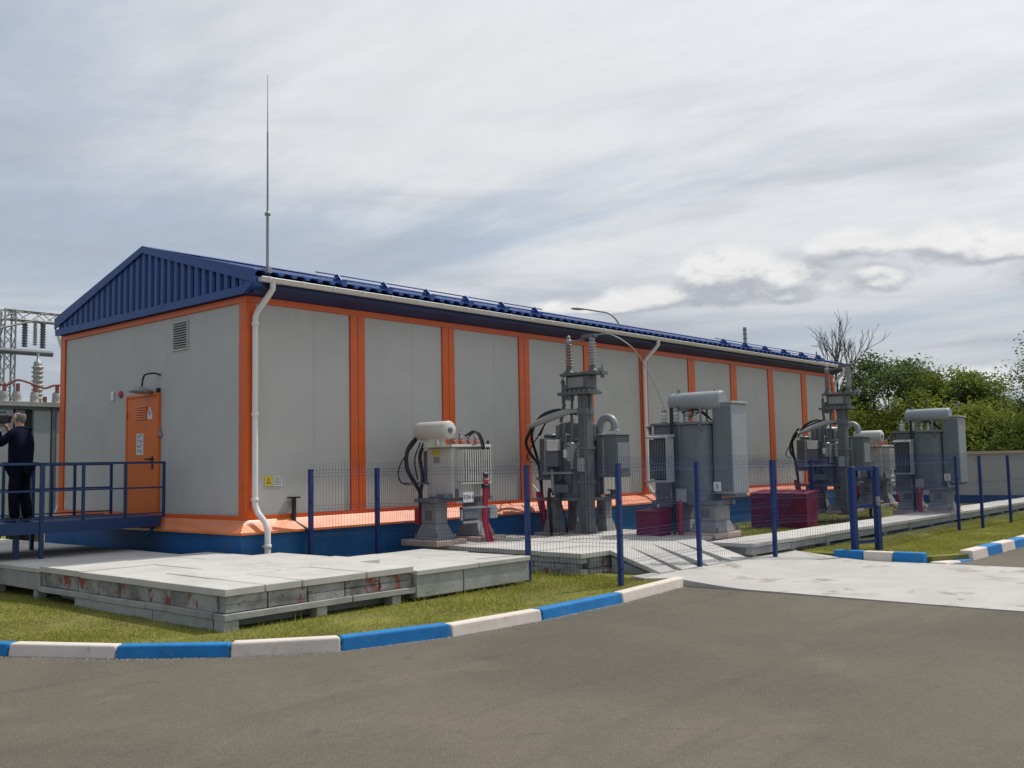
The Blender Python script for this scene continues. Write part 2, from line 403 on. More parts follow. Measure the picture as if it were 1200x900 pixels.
    def mesh(s, name, mats):
        me = bpy.data.meshes.new(name); me.from_pydata(s.v, [], s.f); me.validate()
        if len(me.polygons) == len(s.f):
            me.polygons.foreach_set('use_smooth', s.sm); me.polygons.foreach_set('material_index', s.mi)
        bm = bmesh.new(); bm.from_mesh(me); bmesh.ops.recalc_face_normals(bm, faces=bm.faces); bm.to_mesh(me); bm.free()
        for m in (mats if isinstance(mats, (list, tuple)) else [mats]): me.materials.append(MATS[m])
        return me
    def build(s, name, mats, parent=None, bevel=0.0, loc=None, seg=1):
        o = bpy.data.objects.new(name, s.mesh(name, mats)); COL.objects.link(o)
        if parent is not None: o.parent = parent
        if loc is not None: o.location = loc
        if bevel:
            b = o.modifiers.new('edge', 'BEVEL'); b.width = bevel; b.segments = seg; b.limit_method = 'ANGLE'; b.angle_limit = R(40)
        return o


def thing(name, label, cat, loc=(0, 0, 0), rz=0, group=None):
    o = bpy.data.objects.new(name, None); COL.objects.link(o)
    o.location = loc; o.rotation_euler = (0, 0, rz); o.empty_display_size = 0.2
    o['label'] = label; o['category'] = cat
    if group: o['group'] = group
    return o


def tag(o, label, cat, group=None):
    o['label'] = label; o['category'] = cat
    if group: o['group'] = group
    return o


def place(name, me, parent, loc=(0, 0, 0), rot=(0, 0, 0), scale=(1, 1, 1), bevel=0.0):
    o = bpy.data.objects.new(name, me); COL.objects.link(o); o.parent = parent
    o.location = loc; o.rotation_euler = rot; o.scale = scale
    if bevel:
        b = o.modifiers.new('edge', 'BEVEL'); b.width = bevel; b.segments = 1; b.limit_method = 'ANGLE'
    return o


def copy_tree(o, loc=None, label=None, group=None, rz=None):
    r = o.copy(); COL.objects.link(r)
    if loc is not None: r.location = loc
    if rz is not None: r.rotation_euler = (0, 0, rz)
    if label: r['label'] = label
    if group: r['group'] = group
    for ch in o.children:
        c = ch.copy(); COL.objects.link(c); c.parent = r
        for g in ch.children:
            d = g.copy(); COL.objects.link(d); d.parent = c
    return r


def text_mesh(body, size, name='lettering', depth=0.002):
    cu = bpy.data.curves.new(name, 'FONT'); cu.body = body; cu.size = size; cu.extrude = depth
    cu.align_x = 'CENTER'; cu.align_y = 'CENTER'
    o = bpy.data.objects.new(name, cu); COL.objects.link(o)
    dg = bpy.context.evaluated_depsgraph_get()
    me = bpy.data.meshes.new_from_object(o.evaluated_get(dg))
    bpy.data.objects.remove(o); bpy.data.curves.remove(cu)
    me.name = name
    return me


def smoothpath(ctrl, n=10):
    """Catmull-Rom through control points"""
    P = [Vector(c) for c in ctrl]; P = [2 * P[0] - P[1]] + P + [2 * P[-1] - P[-2]]
    out = []
    for i in range(1, len(P) - 2):
        a, b_, c, d = P[i - 1:i + 3]
        for k in range(n):
            t = k / n
            out.append(0.5 * ((2 * b_) + (c - a) * t + (2 * a - 5 * b_ + 4 * c - d) * t * t + (3 * b_ - a - 3 * c + d) * t ** 3))
    out.append(P[-2])
    return out


# ------------------------------------------------------------------ ground
GZ, RZ = -0.90, -1.00          # lawn and road heights (wall foot of the building is z = 0)


def sheet(name, poly, z, m, kind='structure'):
    me = bpy.data.meshes.new(name); me.from_pydata([(p[0], p[1], z) for p in poly], [], [tuple(range(len(poly)))])
    me.materials.append(MATS[m]); o = bpy.data.objects.new(name, me); COL.objects.link(o); o['kind'] = kind
    return o


g = sheet('ground', [(-900, -900), (900, -900), (900, 900), (-900, 900)], RZ - 0.06, 'grass_soil')
kerb_front = [(-7.6, 3.4), (-6.3, 0.4), (-5.25, -1.7), (-4.57, -2.85), (-4.0, -3.87), (-3.3, -4.72), (-2.48, -5.36), (-1.3, -5.68), (0.05, -5.78), (1.7, -5.74), (3.55, -5.52)]
road_poly = [(-60, -60), (90, -60), (90, -7.75), (8.9, -7.75), (8.0, -7.4), (8.0, -5.0), (3.5, -5.0)] + list(reversed(kerb_front)) + [(-9.5, 9), (-12, 25), (-60, 25)]
sheet('road', road_poly, RZ, 'asphalt')


def inset(pts, d):
    out = []
    for i, p in enumerate(pts):
        a = Vector(pts[max(i - 1, 0)]); b = Vector(pts[min(i + 1, len(pts) - 1)])
        t = (b - a).normalized(); nrm = Vector((-t.y, t.x))
        out.append((p[0] + nrm.x * d, p[1] + nrm.y * d))
    return out


kerb_back = inset(kerb_front, 0.17)
lawn_a = MB()
lp = inset(kerb_front, 0.10) + [(3.45, -4.9), (7.0, -4.9), (7.3, -5.2), (8.05, -5.2), (8.3, -7.35), (9.0, -7.7), (60, -7.9), (60, 30), (-11, 30), (-10, 10)]
lawn_a.prism(lp, RZ - 0.05, GZ)
lawn = lawn_a.build('lawn', 'grass_soil'); lawn['kind'] = 'structure'

# driveway apron of concrete
ap = MB()
nx, ny = 12, 24
x0, x1 = 3.5, 8.05
vs = []
for j in range(ny + 1):
    yy = -4.92 - j * (16.0 - 4.92) / ny if j > 8 else -4.92 - j * 0.22
    zz = -0.982 + 0.125 * (1 - min(1, max(0, (-4.95 - yy) / 1.5))) ** 1.3
    for i in range(nx + 1):
        xa = x0 - (0.42 if yy > -5.2 else 0.0)
        xx = xa + (x1 - xa) * i / nx
        vs.append((xx, yy, zz + 0.006 * math.sin(xx * 2.1 + yy)))
fs = [(j * (nx + 1) + i, (j + 1) * (nx + 1) + i, (j + 1) * (nx + 1) + i + 1, j * (nx + 1) + i + 1) for j in range(ny) for i in range(nx)]
rim = [i for i in range(nx + 1)] + [j * (nx + 1) + nx for j in range(1, ny + 1)] + [ny * (nx + 1) + i for i in range(nx - 1, -1, -1)] + [j * (nx + 1) for j in range(ny - 1, 0, -1)]
low = len(vs); vs += [(vs[i][0], vs[i][1], RZ - 0.08) for i in rim]
fs += [(rim[k], rim[(k + 1) % len(rim)], low + (k + 1) % len(rim), low + k) for k in range(len(rim))]
ap.add(vs, fs)
apron = ap.build('driveway_apron', 'apron_concrete'); apron['kind'] = 'structure'

# ------------------------------------------------------------------ kerbs


def kerb_stone(p0, p1, q1, q0, z0, z1, m, parent, slope=0.025):
    """front points p0-p1, back points q0-q1; upper front edge leans back and is rounded"""
    p0, p1, q0, q1 = [Vector((*a, 0)) for a in (p0, p1, q0, q1)]
    jv = (q0 - p0).normalized() * random.uniform(-.008, .008)
    p0 = p0 + jv; p1 = p1 + jv * random.uniform(-.6, 1); z1 += random.uniform(-.007, .007)
    b0 = (q0 - p0).normalized() * slope; b1 = (q1 - p1).normalized() * slope
    d = (p1 - p0).normalized() * 0.006
    Z = lambda p, z: (p.x, p.y, z)
    mb = MB().hexa([Z(p0 + d, z0), Z(p1 - d, z0), Z(q1 - d, z0), Z(q0 + d, z0), Z(p0 + d + b0, z1), Z(p1 - d + b1, z1), Z(q1 - d, z1), Z(q0 + d, z1)])
    return mb.build('kerb_stone', m, parent, bevel=0.022, seg=3)


def kerb_base(name, pts, z0, z1, w=0.13):
    b = MB(); back = inset(pts, w)
    for i in range(len(pts) - 1):
        f = inset(pts, 0.03)
        b.prism([f[i], f[i + 1], back[i + 1], back[i]], z0, z1)
    o = b.build(name, 'pier_concrete'); o['kind'] = 'structure'
    return o


kb = kerb_base('kerb', kerb_front, RZ - 0.05, RZ + 0.05)
kb2 = inset(kerb_front, 0.17)
kcols = {0: 'kerb_blue', 1: 'kerb_white', 2: 'kerb_blue', 3: 'kerb_white', 4: 'kerb_blue', 5: 'kerb_white', 6: 'kerb_blue', 7: 'kerb_white', 8: 'kerb_blue', 9: 'kerb_white'}
for i in range(len(kerb_front) - 1):
    top = RZ + 0.125
    kerb_stone(kerb_front[i], kerb_front[i + 1], kb2[i + 1], kb2[i], RZ - 0.03, top, kcols[i], kb)
# second kerb: beside the driveway, a dropped bit, then along the road
k2 = [(8.06, -7.28), (8.05, -6.76), (8.04, -6.27), (8.02, -5.75)]
kb = MB().box(8.10, 8.22, -7.2, -5.80, RZ - 0.05, RZ + 0.04).build('kerb', 'pier_concrete'); kb['kind'] = 'structure'
for i, c in enumerate(('kerb_blue', 'kerb_white', 'kerb_blue')):
    p0, p1 = k2[i], k2[i + 1]
    kerb_stone((p1[0], p1[1]), (p0[0], p0[1]), (p0[0] + 0.2, p0[1]), (p1[0] + 0.2, p1[1]), RZ - 0.03, RZ + 0.17, c, kb)
for (a, b_, c) in (((8.15, -7.62), (8.62, -7.72), 'kerb_white'), ((8.62, -7.72), (8.98, -7.79), 'kerb_blue')):
    kerb_stone(a, b_, (b_[0] + 0.03, b_[1] + 0.3), (a[0] + 0.03, a[1] + 0.3), RZ - 0.03, RZ + 0.03, c, kb)
kb = MB().box(9.1, 60, -7.68, -7.6, RZ - 0.05, RZ + 0.04).build('kerb', 'pier_concrete'); kb['kind'] = 'structure'
xx = 9.0; i = 0
while xx < 24:
    w = 0.86
    kerb_stone((xx, -7.78), (xx + w, -7.79), (xx + w, -7.56), (xx, -7.55), RZ - 0.03, RZ + 0.16, ('kerb_white', 'kerb_blue')[i % 2], kb)
    xx += w; i += 1

# ------------------------------------------------------------------ the substation building
W, L, MOD = 6.31, 21.9, 2.19
HB, HT = 3.346, 3.445            # orange top band, lower and upper edge
bld = thing('substation_building', 'long grey panelled building with orange trim and a blue gabled roof', 'building', (0, 0, 0))
PT = 0.03                        # posts stand this proud of the panels
# core behind the panels
MB().box(0.05, L - 0.05, 0.05, W - 0.05, -0.25, 3.5).build('wall_core', 'dark_void', bld)
# plinth
pl = MB()
pl.box(-0.20, L + 0.2, -0.20, W + 0.2, RZ, -0.185)
pl.build('plinth', 'plinth_blue', bld, bevel=0.01)
# wall panels of the long side: two per bay with a narrow joint
for i in range(10):
    xa, xb = i * MOD + 0.165, (i + 1) * MOD - 0.165
    xm = xa + (xb - xa) * 0.60
    for a, b_ in ((xa, xm - 0.0012), (xm + 0.0012, xb)):
        MB().box(a, b_, 0.0, 0.05, 0.0, HB).build('wall_panel', 'panel_grey', bld, bevel=0.002)
gj = [0.165, 1.18, 2.33, 3.48, 4.63, W - 0.165]
for a, b_ in zip(gj[:-1], gj[1:]):
    MB().box(0.0, 0.05, a + 0.0012, b_ - 0.0012, 0.0, HB).build('wall_panel', 'panel_grey', bld, bevel=0.002)
for i in range(10):
    MB().box(i * MOD + 0.005, (i + 1) * MOD - 0.005, W - 0.05, W, 0.0, HT).build('wall_panel', 'panel_grey', bld)
for k in range(5):
    MB().box(L - 0.05, L, k * W / 5 + 0.06, (k + 1) * W / 5 - 0.06, 0.0, HT).build('wall_panel', 'panel_grey', bld)
# orange posts
post_me = MB().box(-0.158, -0.004, -PT, 0.045, 0.0, HB).mesh('pilaster', 'orange_paint')
post_me2 = MB().box(0.004, 0.158, -PT, 0.045, 0.0, HB).mesh('pilaster', 'orange_paint')
rv = MB()
for i in range(1, 10):
    place('pilaster', post_me, bld, (i * MOD, 0, 0), bevel=0.005)
    place('pilaster', post_me2, bld, (i * MOD, 0, 0), bevel=0.005)
    for z in (0.15, 1.55, 3.1):
        for s in (-0.05, 0.05): rv.cyl((i * MOD + s, -PT - 0.004, z), (i * MOD + s, -PT + 0.002, z), 0.012, n=6)
for z in (0.15, 1.55, 3.1): rv.cyl((0.08, -PT - 0.004, z), (0.08, -PT + 0.002, z), 0.012, n=6); rv.cyl((-PT - 0.004, 0.08, z), (-PT + 0.002, 0.08, z), 0.012, n=6)
rv.build('post_rivets', 'galvanised', bld)
cp = MB().prism([(-PT, -PT), (0.16, -PT), (0.16, 0.045), (0.045, 0.045), (0.045, 0.16), (-PT, 0.16)], 0.0, HB)
cp.build('corner_post', 'orange_paint', bld, bevel=0.006)
MB().prism([(-PT, W + PT), (-PT, W - 0.16), (0.045, W - 0.16), (0.045, W - 0.045), (0.16, W - 0.045), (0.16, W + PT)], 0.0, HB).build('corner_post', 'orange_paint', bld, bevel=0.006)
MB().prism([(L - 0.16, -PT), (L + PT, -PT), (L + PT, 0.16), (L - 0.045, 0.16), (L - 0.045, 0.045), (L - 0.16, 0.045)], 0.0, HB).build('corner_post', 'orange_paint', bld, bevel=0.006)
# orange top band and thin bottom trim
tb = MB().prism([(-PT - 0.004, -PT - 0.004), (L + PT, -PT - 0.004), (L + PT, 0.04), (0.04, 0.04), (0.04, W + PT), (-PT - 0.004, W + PT)], HB, HT)
tb.build('top_band', 'orange_paint', bld, bevel=0.005)
# sloping orange flashing over the plinth, mitred at the corner
o_, zl = 0.27, -0.18
fl = MB()
fl.add([(L + o_, -PT, -0.005), (-PT, -PT, -0.005), (-o_, -o_, zl), (L + o_, -o_, zl)], [(0, 1, 2, 3)])
fl.add([(-PT, -PT, -0.005), (-PT, W + PT, -0.005), (-o_, W + o_, zl), (-o_, -o_, zl)], [(0, 1, 2, 3)])
fl.add([(L + o_, -o_, zl), (-o_, -o_, zl), (-o_, -o_, zl - 0.035), (L + o_, -o_, zl - 0.035)], [(0, 1, 2, 3)])
fl.add([(-o_, -o_, zl), (-o_, W + o_, zl), (-o_, W + o_, zl - 0.035), (-o_, -o_, zl - 0.035)], [(0, 1, 2, 3)])
fo = fl.build('sill_flashing', 'orange_flashing', bld)
so = fo.modifiers.new('thick', 'SOLIDIFY'); so.thickness = 0.006; so.offset = -1
bt = MB()
bt.box(-PT - 0.008, L + PT, -PT - 0.008, -PT, -0.004, 0.055)
bt.box(-PT - 0.008, -PT, -PT, W + PT, -0.004, 0.055)
bt.build('base_trim', 'orange_paint', bld)
# roof: two corrugated slopes
EY, EZ, RY, RZ2 = -0.40, 3.74, 3.00, 4.62       # eave and ridge
VX = -0.13
slope = (RZ2 - EZ) / (RY - EY)


def roof_slope(sign):
    pitch, h = 0.25, 0.045
    prof = []
    x = VX + 0.02
    while x < L + 0.15:
        prof += [(x, 0), (x + 0.035, h), (x + 0.16, h), (x + 0.195, 0)]
        x += pitch
    prof.append((L + 0.15, 0))
    def P(x, hh, t):
        y = EY + (RY - EY) * t; z = EZ + (RZ2 - EZ) * t + hh
        return (x, y if sign > 0 else 2 * RY - y, z)
    mb = MB(); vs = [P(x, h_, 0) for x, h_ in prof] + [P(x, h_, 1) for x, h_ in prof]; n = len(prof)
    mb.add(vs, [(i, i + 1, n + i + 1, n + i) for i in range(n - 1)])
    o = mb.build('roof_sheet', 'roof_blue', bld)
    s = o.modifiers.new('thick', 'SOLIDIFY'); s.thickness = 0.012; s.offset = -1
    return o


roof = roof_slope(1); roof_slope(-1)
# solid roof body below the sheets so that no light leaks
MB().extr([(EY + 0.05, EZ - 0.03), (2 * RY - EY - 0.05, EZ - 0.03), (RY, RZ2 - 0.03)], 'x', VX + 0.09, L + 0.12).build('roof_core', 'soffit_blue', bld)
rc = MB()
rc.add([(VX + 0.0, RY - 0.2, RZ2 - 0.2 * slope + 0.06), (L + 0.16, RY - 0.2, RZ2 - 0.2 * slope + 0.06), (L + 0.16, RY, RZ2 + 0.07), (VX, RY, RZ2 + 0.07)], [(0, 1, 2, 3)])
rc.add([(VX + 0.0, RY + 0.2, RZ2 - 0.2 * slope + 0.06), (L + 0.16, RY + 0.2, RZ2 - 0.2 * slope + 0.06), (L + 0.16, RY, RZ2 + 0.07), (VX, RY, RZ2 + 0.07)], [(3, 2, 1, 0)])
ro = rc.build('ridge_cap', 'roof_blue', bld); s = ro.modifiers.new('thick', 'SOLIDIFY'); s.thickness = 0.01
# soffit of the long eaves: slopes from the wall head out to the gutter board
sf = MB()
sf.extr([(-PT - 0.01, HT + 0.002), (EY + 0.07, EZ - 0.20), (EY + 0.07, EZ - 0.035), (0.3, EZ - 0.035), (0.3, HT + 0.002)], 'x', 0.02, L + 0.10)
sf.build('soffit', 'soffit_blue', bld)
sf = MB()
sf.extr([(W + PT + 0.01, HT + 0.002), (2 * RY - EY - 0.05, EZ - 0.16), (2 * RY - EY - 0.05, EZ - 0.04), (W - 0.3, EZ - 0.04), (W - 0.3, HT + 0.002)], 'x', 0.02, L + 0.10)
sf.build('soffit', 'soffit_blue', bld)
# gable cladding: upright corrugated blue sheet
GX = -0.085


def roof_z(y): return RZ2 - abs(y - RY) * slope


gc = MB(); pitch = 0.215; y = -0.30; top = []; yl = []
while y < 2 * RY + 0.30:
    for dy, d in ((0, -0.008), (0.022, 0.032), (0.125, 0.032), (0.147, -0.008)):
        yl.append((min(y + dy, 2 * RY + 0.32), d))
    y += pitch
zb = HT + 0.10
vs = []
for yy, d in yl:
    vs.append((GX - d + 0.012, yy, max(min(zb, roof_z(yy) - 0.08), HT + 0.01)))
    vs.append((GX - d + 0.012, yy, max(roof_z(yy) - 0.04, HT + 0.02)))
gc.add(vs, [(2 * i, 2 * i + 1, 2 * i + 3, 2 * i + 2) for i in range(len(yl) - 1)])
gc.build('gable_cladding', 'roof_blue', bld)
MB().extr([(-0.28, HT + 0.004), (2 * RY + 0.32, HT + 0.004), (2 * RY + 0.32, EZ - 0.1), (RY, RZ2 - 0.1), (-0.28, EZ - 0.1)], 'x', GX + 0.02, 0.1).build('gable_board', 'soffit_blue', bld)
# verge boards along the gable slopes, foot trim below
for sg in (1, -1):
    F = lambda yv: yv if sg > 0 else 2 * RY - yv
    poly = [(F(EY), EZ - 0.16), (F(EY), EZ + 0.055), (RY, RZ2 + 0.075), (RY, RZ2 - 0.05)]
    if sg < 0: poly.reverse()
    MB().extr(poly, 'x', VX - 0.01, VX + 0.02).build('verge_board', 'roof_blue', bld, bevel=0.004)
MB().extr([(-0.12, HT + 0.002), (W + 0.05, HT + 0.002), (2 * RY + 0.38, HT + 0.13), (-0.36, HT + 0.13)], 'x', VX - 0.004, GX - 0.02).build('foot_trim', 'roof_blue', bld, bevel=0.004)
MB().extr([(EY + 0.02, EZ - 0.19), (-0.13, HT + 0.004), (-0.10, EZ - 0.1), (EY + 0.02, EZ - 0.05)], 'x', VX + 0.01, VX + 0.15).build('eave_return', 'roof_blue', bld)
# gutter with brackets
gt = MB()
prof = [(0.065 * math.cos(t), 0.062 * math.sin(t)) for t in [math.pi + k * math.pi / 8 for k in range(9)]]
gy, gz = EY - 0.005, EZ - 0.07
outer = [(gy + a, gz + b_) for a, b_ in prof]; inner = [(gy + a * 0.9, gz + b_ * 0.9 + 0.002) for a, b_ in reversed(prof)]
lip = [(gy + 0.07, gz + 0.012), (gy - 0.072, gz + 0.012)]
gt.extr(outer + inner, 'x', -0.04, L + 0.18)
gt.extr(outer, 'x', -0.045, -0.03); gt.extr(outer, 'x', L + 0.17, L + 0.185)
gt.cyl((-0.04, gy - 0.066, gz + 0.002), (L + 0.18, gy - 0.066, gz + 0.002), 0.012, n=8)
gutter = gt.build('gutter', 'pvc_white', bld)
bm_ = MB().box(-0.012, 0.012, gy - 0.075, gy + 0.16, gz + 0.012, gz + 0.022).box(-0.012, 0.012, gy - 0.085, gy - 0.07, gz - 0.03, gz + 0.022).mesh('bracket', 'pvc_white')
for k in range(36): place('bracket', bm_, gutter, (0.1 + k * 0.62, 0, 0))
# downpipes


def downpipe(x, xs=0.0):
    top = [(x + xs, gy, gz - 0.02), (x + xs, gy, gz - 0.16), (x + xs * 0.9, gy + 0.03, gz - 0.22)]
    pts = [(x + xs, gy, gz - 0.03), (x + xs, gy, gz - 0.15), (x + xs * 0.75, gy + 0.05, gz - 0.23), (x + xs * 0.2, -0.115, 3.19), (x, -0.09, 3.10), (x, -0.09, 2.9),
           (x, -0.09, 0.32), (x, -0.095, 0.22), (x + 0.02, -0.14, 0.10), (x + 0.05, -0.30, -0.05), (x + 0.06, -0.335, -0.16), (x + 0.06, -0.335, -0.80)]
    mb = MB(); mb.tube(pts, 0.047, 12)
    p = mb.build('downpipe', 'pvc_white', bld)
    c = MB()
    for z in (3.0, 1.60, 0.30): c.lathe((x, -0.09, z), [(0.05, -0.03), (0.058, -0.025), (0.058, 0.025), (0.05, 0.03)], 12); c.box(x - 0.01, x + 0.01, -0.09, -0.0, z - 0.012, z + 0.012)
    c.lathe((x + 0.06, -0.335, -0.40), [(0.05, -0.03), (0.06, -0.025), (0.06, 0.025), (0.05, 0.03)], 12)
    c.box(x + 0.05, x + 0.07, -0.335, -0.2, -0.412, -0.388)
    c.build('pipe_clip', 'pvc_white', p)
    return p


downpipe(0.10, 0.10); downpipe(10.88, 0.14); downpipe(21.85, -0.02)
p = MB().tube([(0.1, W + 0.40, 3.6), (0.1, W + 0.38, 3.45), (0.08, W + 0.12, 3.15), (0.06, W + 0.1, 2.9), (0.06, W + 0.1, 0.2), (0.05, W + 0.36, -0.1), (0.05, W + 0.36, -0.8)], 0.047, 10)
p.build('downpipe', 'pvc_white', bld)
# snow guards: rails carried on small triangular brackets


def snow_guard(xa, xb, nbr):
    y0 = -0.02; z0 = EZ + slope * (y0 - EY) + 0.05
    rail = MB(); rail.cyl((xa, y0 + 0.05, z0 + 0.12), (xb, y0 + 0.05, z0 + 0.12), 0.012, n=6); rail.cyl((xa, y0 + 0.03, z0 + 0.055), (xb, y0 + 0.03, z0 + 0.055), 0.011, n=6)
    r = rail.build('snow_guard', 'roof_blue', bld)
    br = MB().extr([(y0 - 0.12, z0 - 0.03), (y0 + 0.16, z0 + 0.03), (y0 + 0.11, z0 + 0.13), (y0 + 0.03, z0 + 0.14)], 'x', -0.012, 0.012).box(-0.07, 0.07, y0 - 0.12, y0 + 0.16, z0 - 0.03, z0 + 0.012).mesh('bracket', 'roof_blue')
    for k in range(nbr):
        x = xa + 0.45 + (xb - xa - 0.7) * k / (nbr - 1)
        place('bracket', br, r, (x, 0, 0))


snow_guard(1.35, 7.25, 6); snow_guard(14.5, 21.2, 6)
# roof edge clip near the corner
MB().box(0.10, 0.17, EY - 0.03, EY + 0.22, EZ + 0.02, EZ + 0.10).build('roof_clip', 'galvanised', bld)

# vent grille in the gable
vent = MB(); y0, y1, z0, z1 = 1.70, 2.12, 2.80, 3.23
vent.box(-0.022, -0.001, y0 - 0.03, y0, z0 - 0.03, z1 + 0.03).box(-0.022, -0.001, y1, y1 + 0.03, z0 - 0.03, z1 + 0.03).box(-0.022, -0.001, y0, y1, z1, z1 + 0.03).box(-0.022, -0.001, y0, y1, z0 - 0.03, z0)
vg = vent.build('vent_grille', 'panel_grey', bld)
MB().box(-0.004, -0.001, y0, y1, z0, z1).build('vent_back', 'dark_void', vg)
sl = MB().hexa([(-0.026, y0, -0.012), (-0.004, y0, 0.010), (-0.004, y1, 0.010), (-0.026, y1, -0.012), (-0.026, y0, -0.006), (-0.004, y0, 0.016), (-0.004, y1, 0.016), (-0.026, y1, -0.006)]).mesh('slat', 'panel_grey')
for k in range(10): place('slat', sl, vg, (0, 0, z0 + 0.03 + k * 0.041))

# door with louvre, signs and handle
DY0, DY1, DZ = 2.585, 3.605, 2.05
dr = MB().box(-0.045, -0.002, DY0, DY1, 0.0, DZ)
door = dr.build('door', 'door_orange', bld, bevel=0.006)
fr = MB(); 
fr.box(-0.055, -0.001, DY0 - 0.05, DY0 - 0.004, 0.0, DZ + 0.05).box(-0.055, -0.001, DY1 + 0.004, DY1 + 0.05, 0.0, DZ + 0.05).box(-0.055, -0.001, DY0 - 0.004, DY1 + 0.004, DZ + 0.004, DZ + 0.05)
fr.build('door_frame', 'door_orange', door, bevel=0.004)
lv = MB()
for k in range(6): lv.hexa([(-0.060, 2.92, 1.66 + k * 0.042), (-0.045, 2.92, 1.675 + k * 0.042), (-0.045, 3.30, 1.675 + k * 0.042), (-0.060, 3.30, 1.66 + k * 0.042), (-0.060, 2.92, 1.667 + k * 0.042), (-0.045, 2.92, 1.70 + k * 0.042), (-0.045, 3.30, 1.70 + k * 0.042), (-0.060, 3.30, 1.667 + k * 0.042)])
lv.build('louvre', 'door_orange', door)
MB().box(-0.0475, -0.0455, 2.93, 3.29, 1.65, 1.90).build('louvre_painted_shade', 'burgundy_paint', door)  # dark red sheet paints the shade between the louvre slats
hd = MB().cyl((-0.045, 2.72, 0.97), (-0.10, 2.72, 0.97), 0.014, n=8).box(-0.115, -0.09, 2.71, 2.88, 0.955, 0.985).box(-0.055, -0.044, 2.695, 2.745, 0.80, 1.02)
hd.build('handle', 'plastic_black', door)
hg = MB()
for z in (0.25, 1.75): hg.cyl((-0.06, DY1 + 0.005, z - 0.06), (-0.06, DY1 + 0.005, z + 0.06), 0.014, n=8)
hg.build('hinge', 'door_orange', door)
nt = MB().box(-0.049, -0.046, 3.03, 3.27, 1.05, 1.42).build('paper_notice', 'paper_white', door)
tm = MB()
for r_ in range(4):                # four rows of bold illegible characters
    zc = 1.375 - r_ * 0.088
    for k in range(2):
        yc = 3.15 + (0.5 - k) * 0.10
        tm.box(-0.0505, -0.0492, yc - 0.038, yc - 0.024, zc - 0.032, zc + 0.032); tm.box(-0.0505, -0.0492, yc + 0.022, yc + 0.036, zc - 0.032, zc + 0.032)
        zz = zc + (0.022 if (k + r_) % 2 else -0.006); tm.box(-0.0506, -0.0493, yc - 0.024, yc + 0.022, zz - 0.008, zz + 0.008)
tm.build('lettering', 'ink_blue', door)
# warning triangle with a bolt
wt = MB().extr([(2.745, 1.66), (2.895, 1.66), (2.90, 1.75), (2.82, 1.88), (2.74, 1.75)], 'x', -0.049, -0.046)
wt.build('warning_sign', 'paper_white', door)
MB().extr([(2.835, 1.83), (2.79, 1.755), (2.815, 1.755), (2.80, 1.69), (2.85, 1.77), (2.825, 1.77)], 'x', -0.0508, -0.0492).build('bolt_symbol', 'ink_dark', door)
pd = MB().box(-0.04, -0.002, 2.50, 2.54, 1.40, 1.50).lathe((-0.03, 2.49, 1.40), [(0.02, -0.05), (0.03, -0.04), (0.03, 0.0), (0.01, 0.01)], 8)
pd.build('padlock', 'galvanised', bld)
MB().box(-0.05, -0.002, 2.55, 2.62, DZ + 0.055, DZ + 0.13).build('door_sensor', 'plastic_black', bld)
# lamp on a curved arm over the door
lm = MB().tube(smoothpath([(-0.002, 2.55, 2.40), (-0.10, 2.60, 2.43), (-0.19, 2.72, 2.41), (-0.20, 2.79, 2.33), (-0.20, 2.81, 2.22)], 6), 0.016, 8)
wl = lm.build('wall_lamp', 'plastic_black', bld)
MB().lathe((-0.20, 2.86, 2.13), [(0.02, 0.09), (0.05, 0.08), (0.13, 0.045), (0.19, 0.02), (0.20, 0.0), (0.17, -0.02), (0.06, -0.04)], 20).build('lamp_shade', 'lamp_grey', wl)
MB().box(-0.035, -0.002, 4.17, 4.27, 2.05, 2.22).build('alarm_box', 'paper_white', bld, bevel=0.008)
MB().lathe((-0.002, 3.92, 2.15), [(0.05, -0.04), (0.06, -0.03), (0.065, 0.0)], 12, axis='x').build('alarm_beacon', 'lamp_red', bld)
# plates on the long wall by the corner
yp = MB().box(0.335, 0.475, -0.010, -0.001, 0.50, 0.66).build('warning_plate', 'sign_yellow', bld)
e = MB().extr([(0.405, 0.63), (0.365, 0.535), (0.445, 0.535)], 'y', -0.0125, -0.0105)
e.build('symbol', 'ink_dark', yp)
MB().extr([(0.405, 0.605), (0.381, 0.545), (0.429, 0.545)], 'y', -0.0145, -0.0127).build('symbol_field', 'sign_yellow', yp)
wp = MB().box(0.50, 0.645, -0.010, -0.001, 0.495, 0.645).build('notice_plate', 'paper_white', bld)
lt = MB()
for r_ in range(4):
    for k in range(4): lt.box(0.512 + k * 0.032, 0.533 + k * 0.032, -0.0125, -0.0105, 0.515 + r_ * 0.033, 0.531 + r_ * 0.033)
lt.build('lettering', 'ink_dark', wp)
# black pipe with a cap by the wall
bp = MB().tube([(0.83, -0.075, 0.30), (0.83, -0.075, -0.05), (0.84, -0.10, -0.09), (0.95, -0.30, -0.22), (0.96, -0.315, -0.28), (0.96, -0.315, -0.95)], 0.036, 10)
bp.box(0.75, 0.92, -0.13, -0.01, 0.295, 0.318)
bp.build('cable_conduit', 'rubber_black', bld)

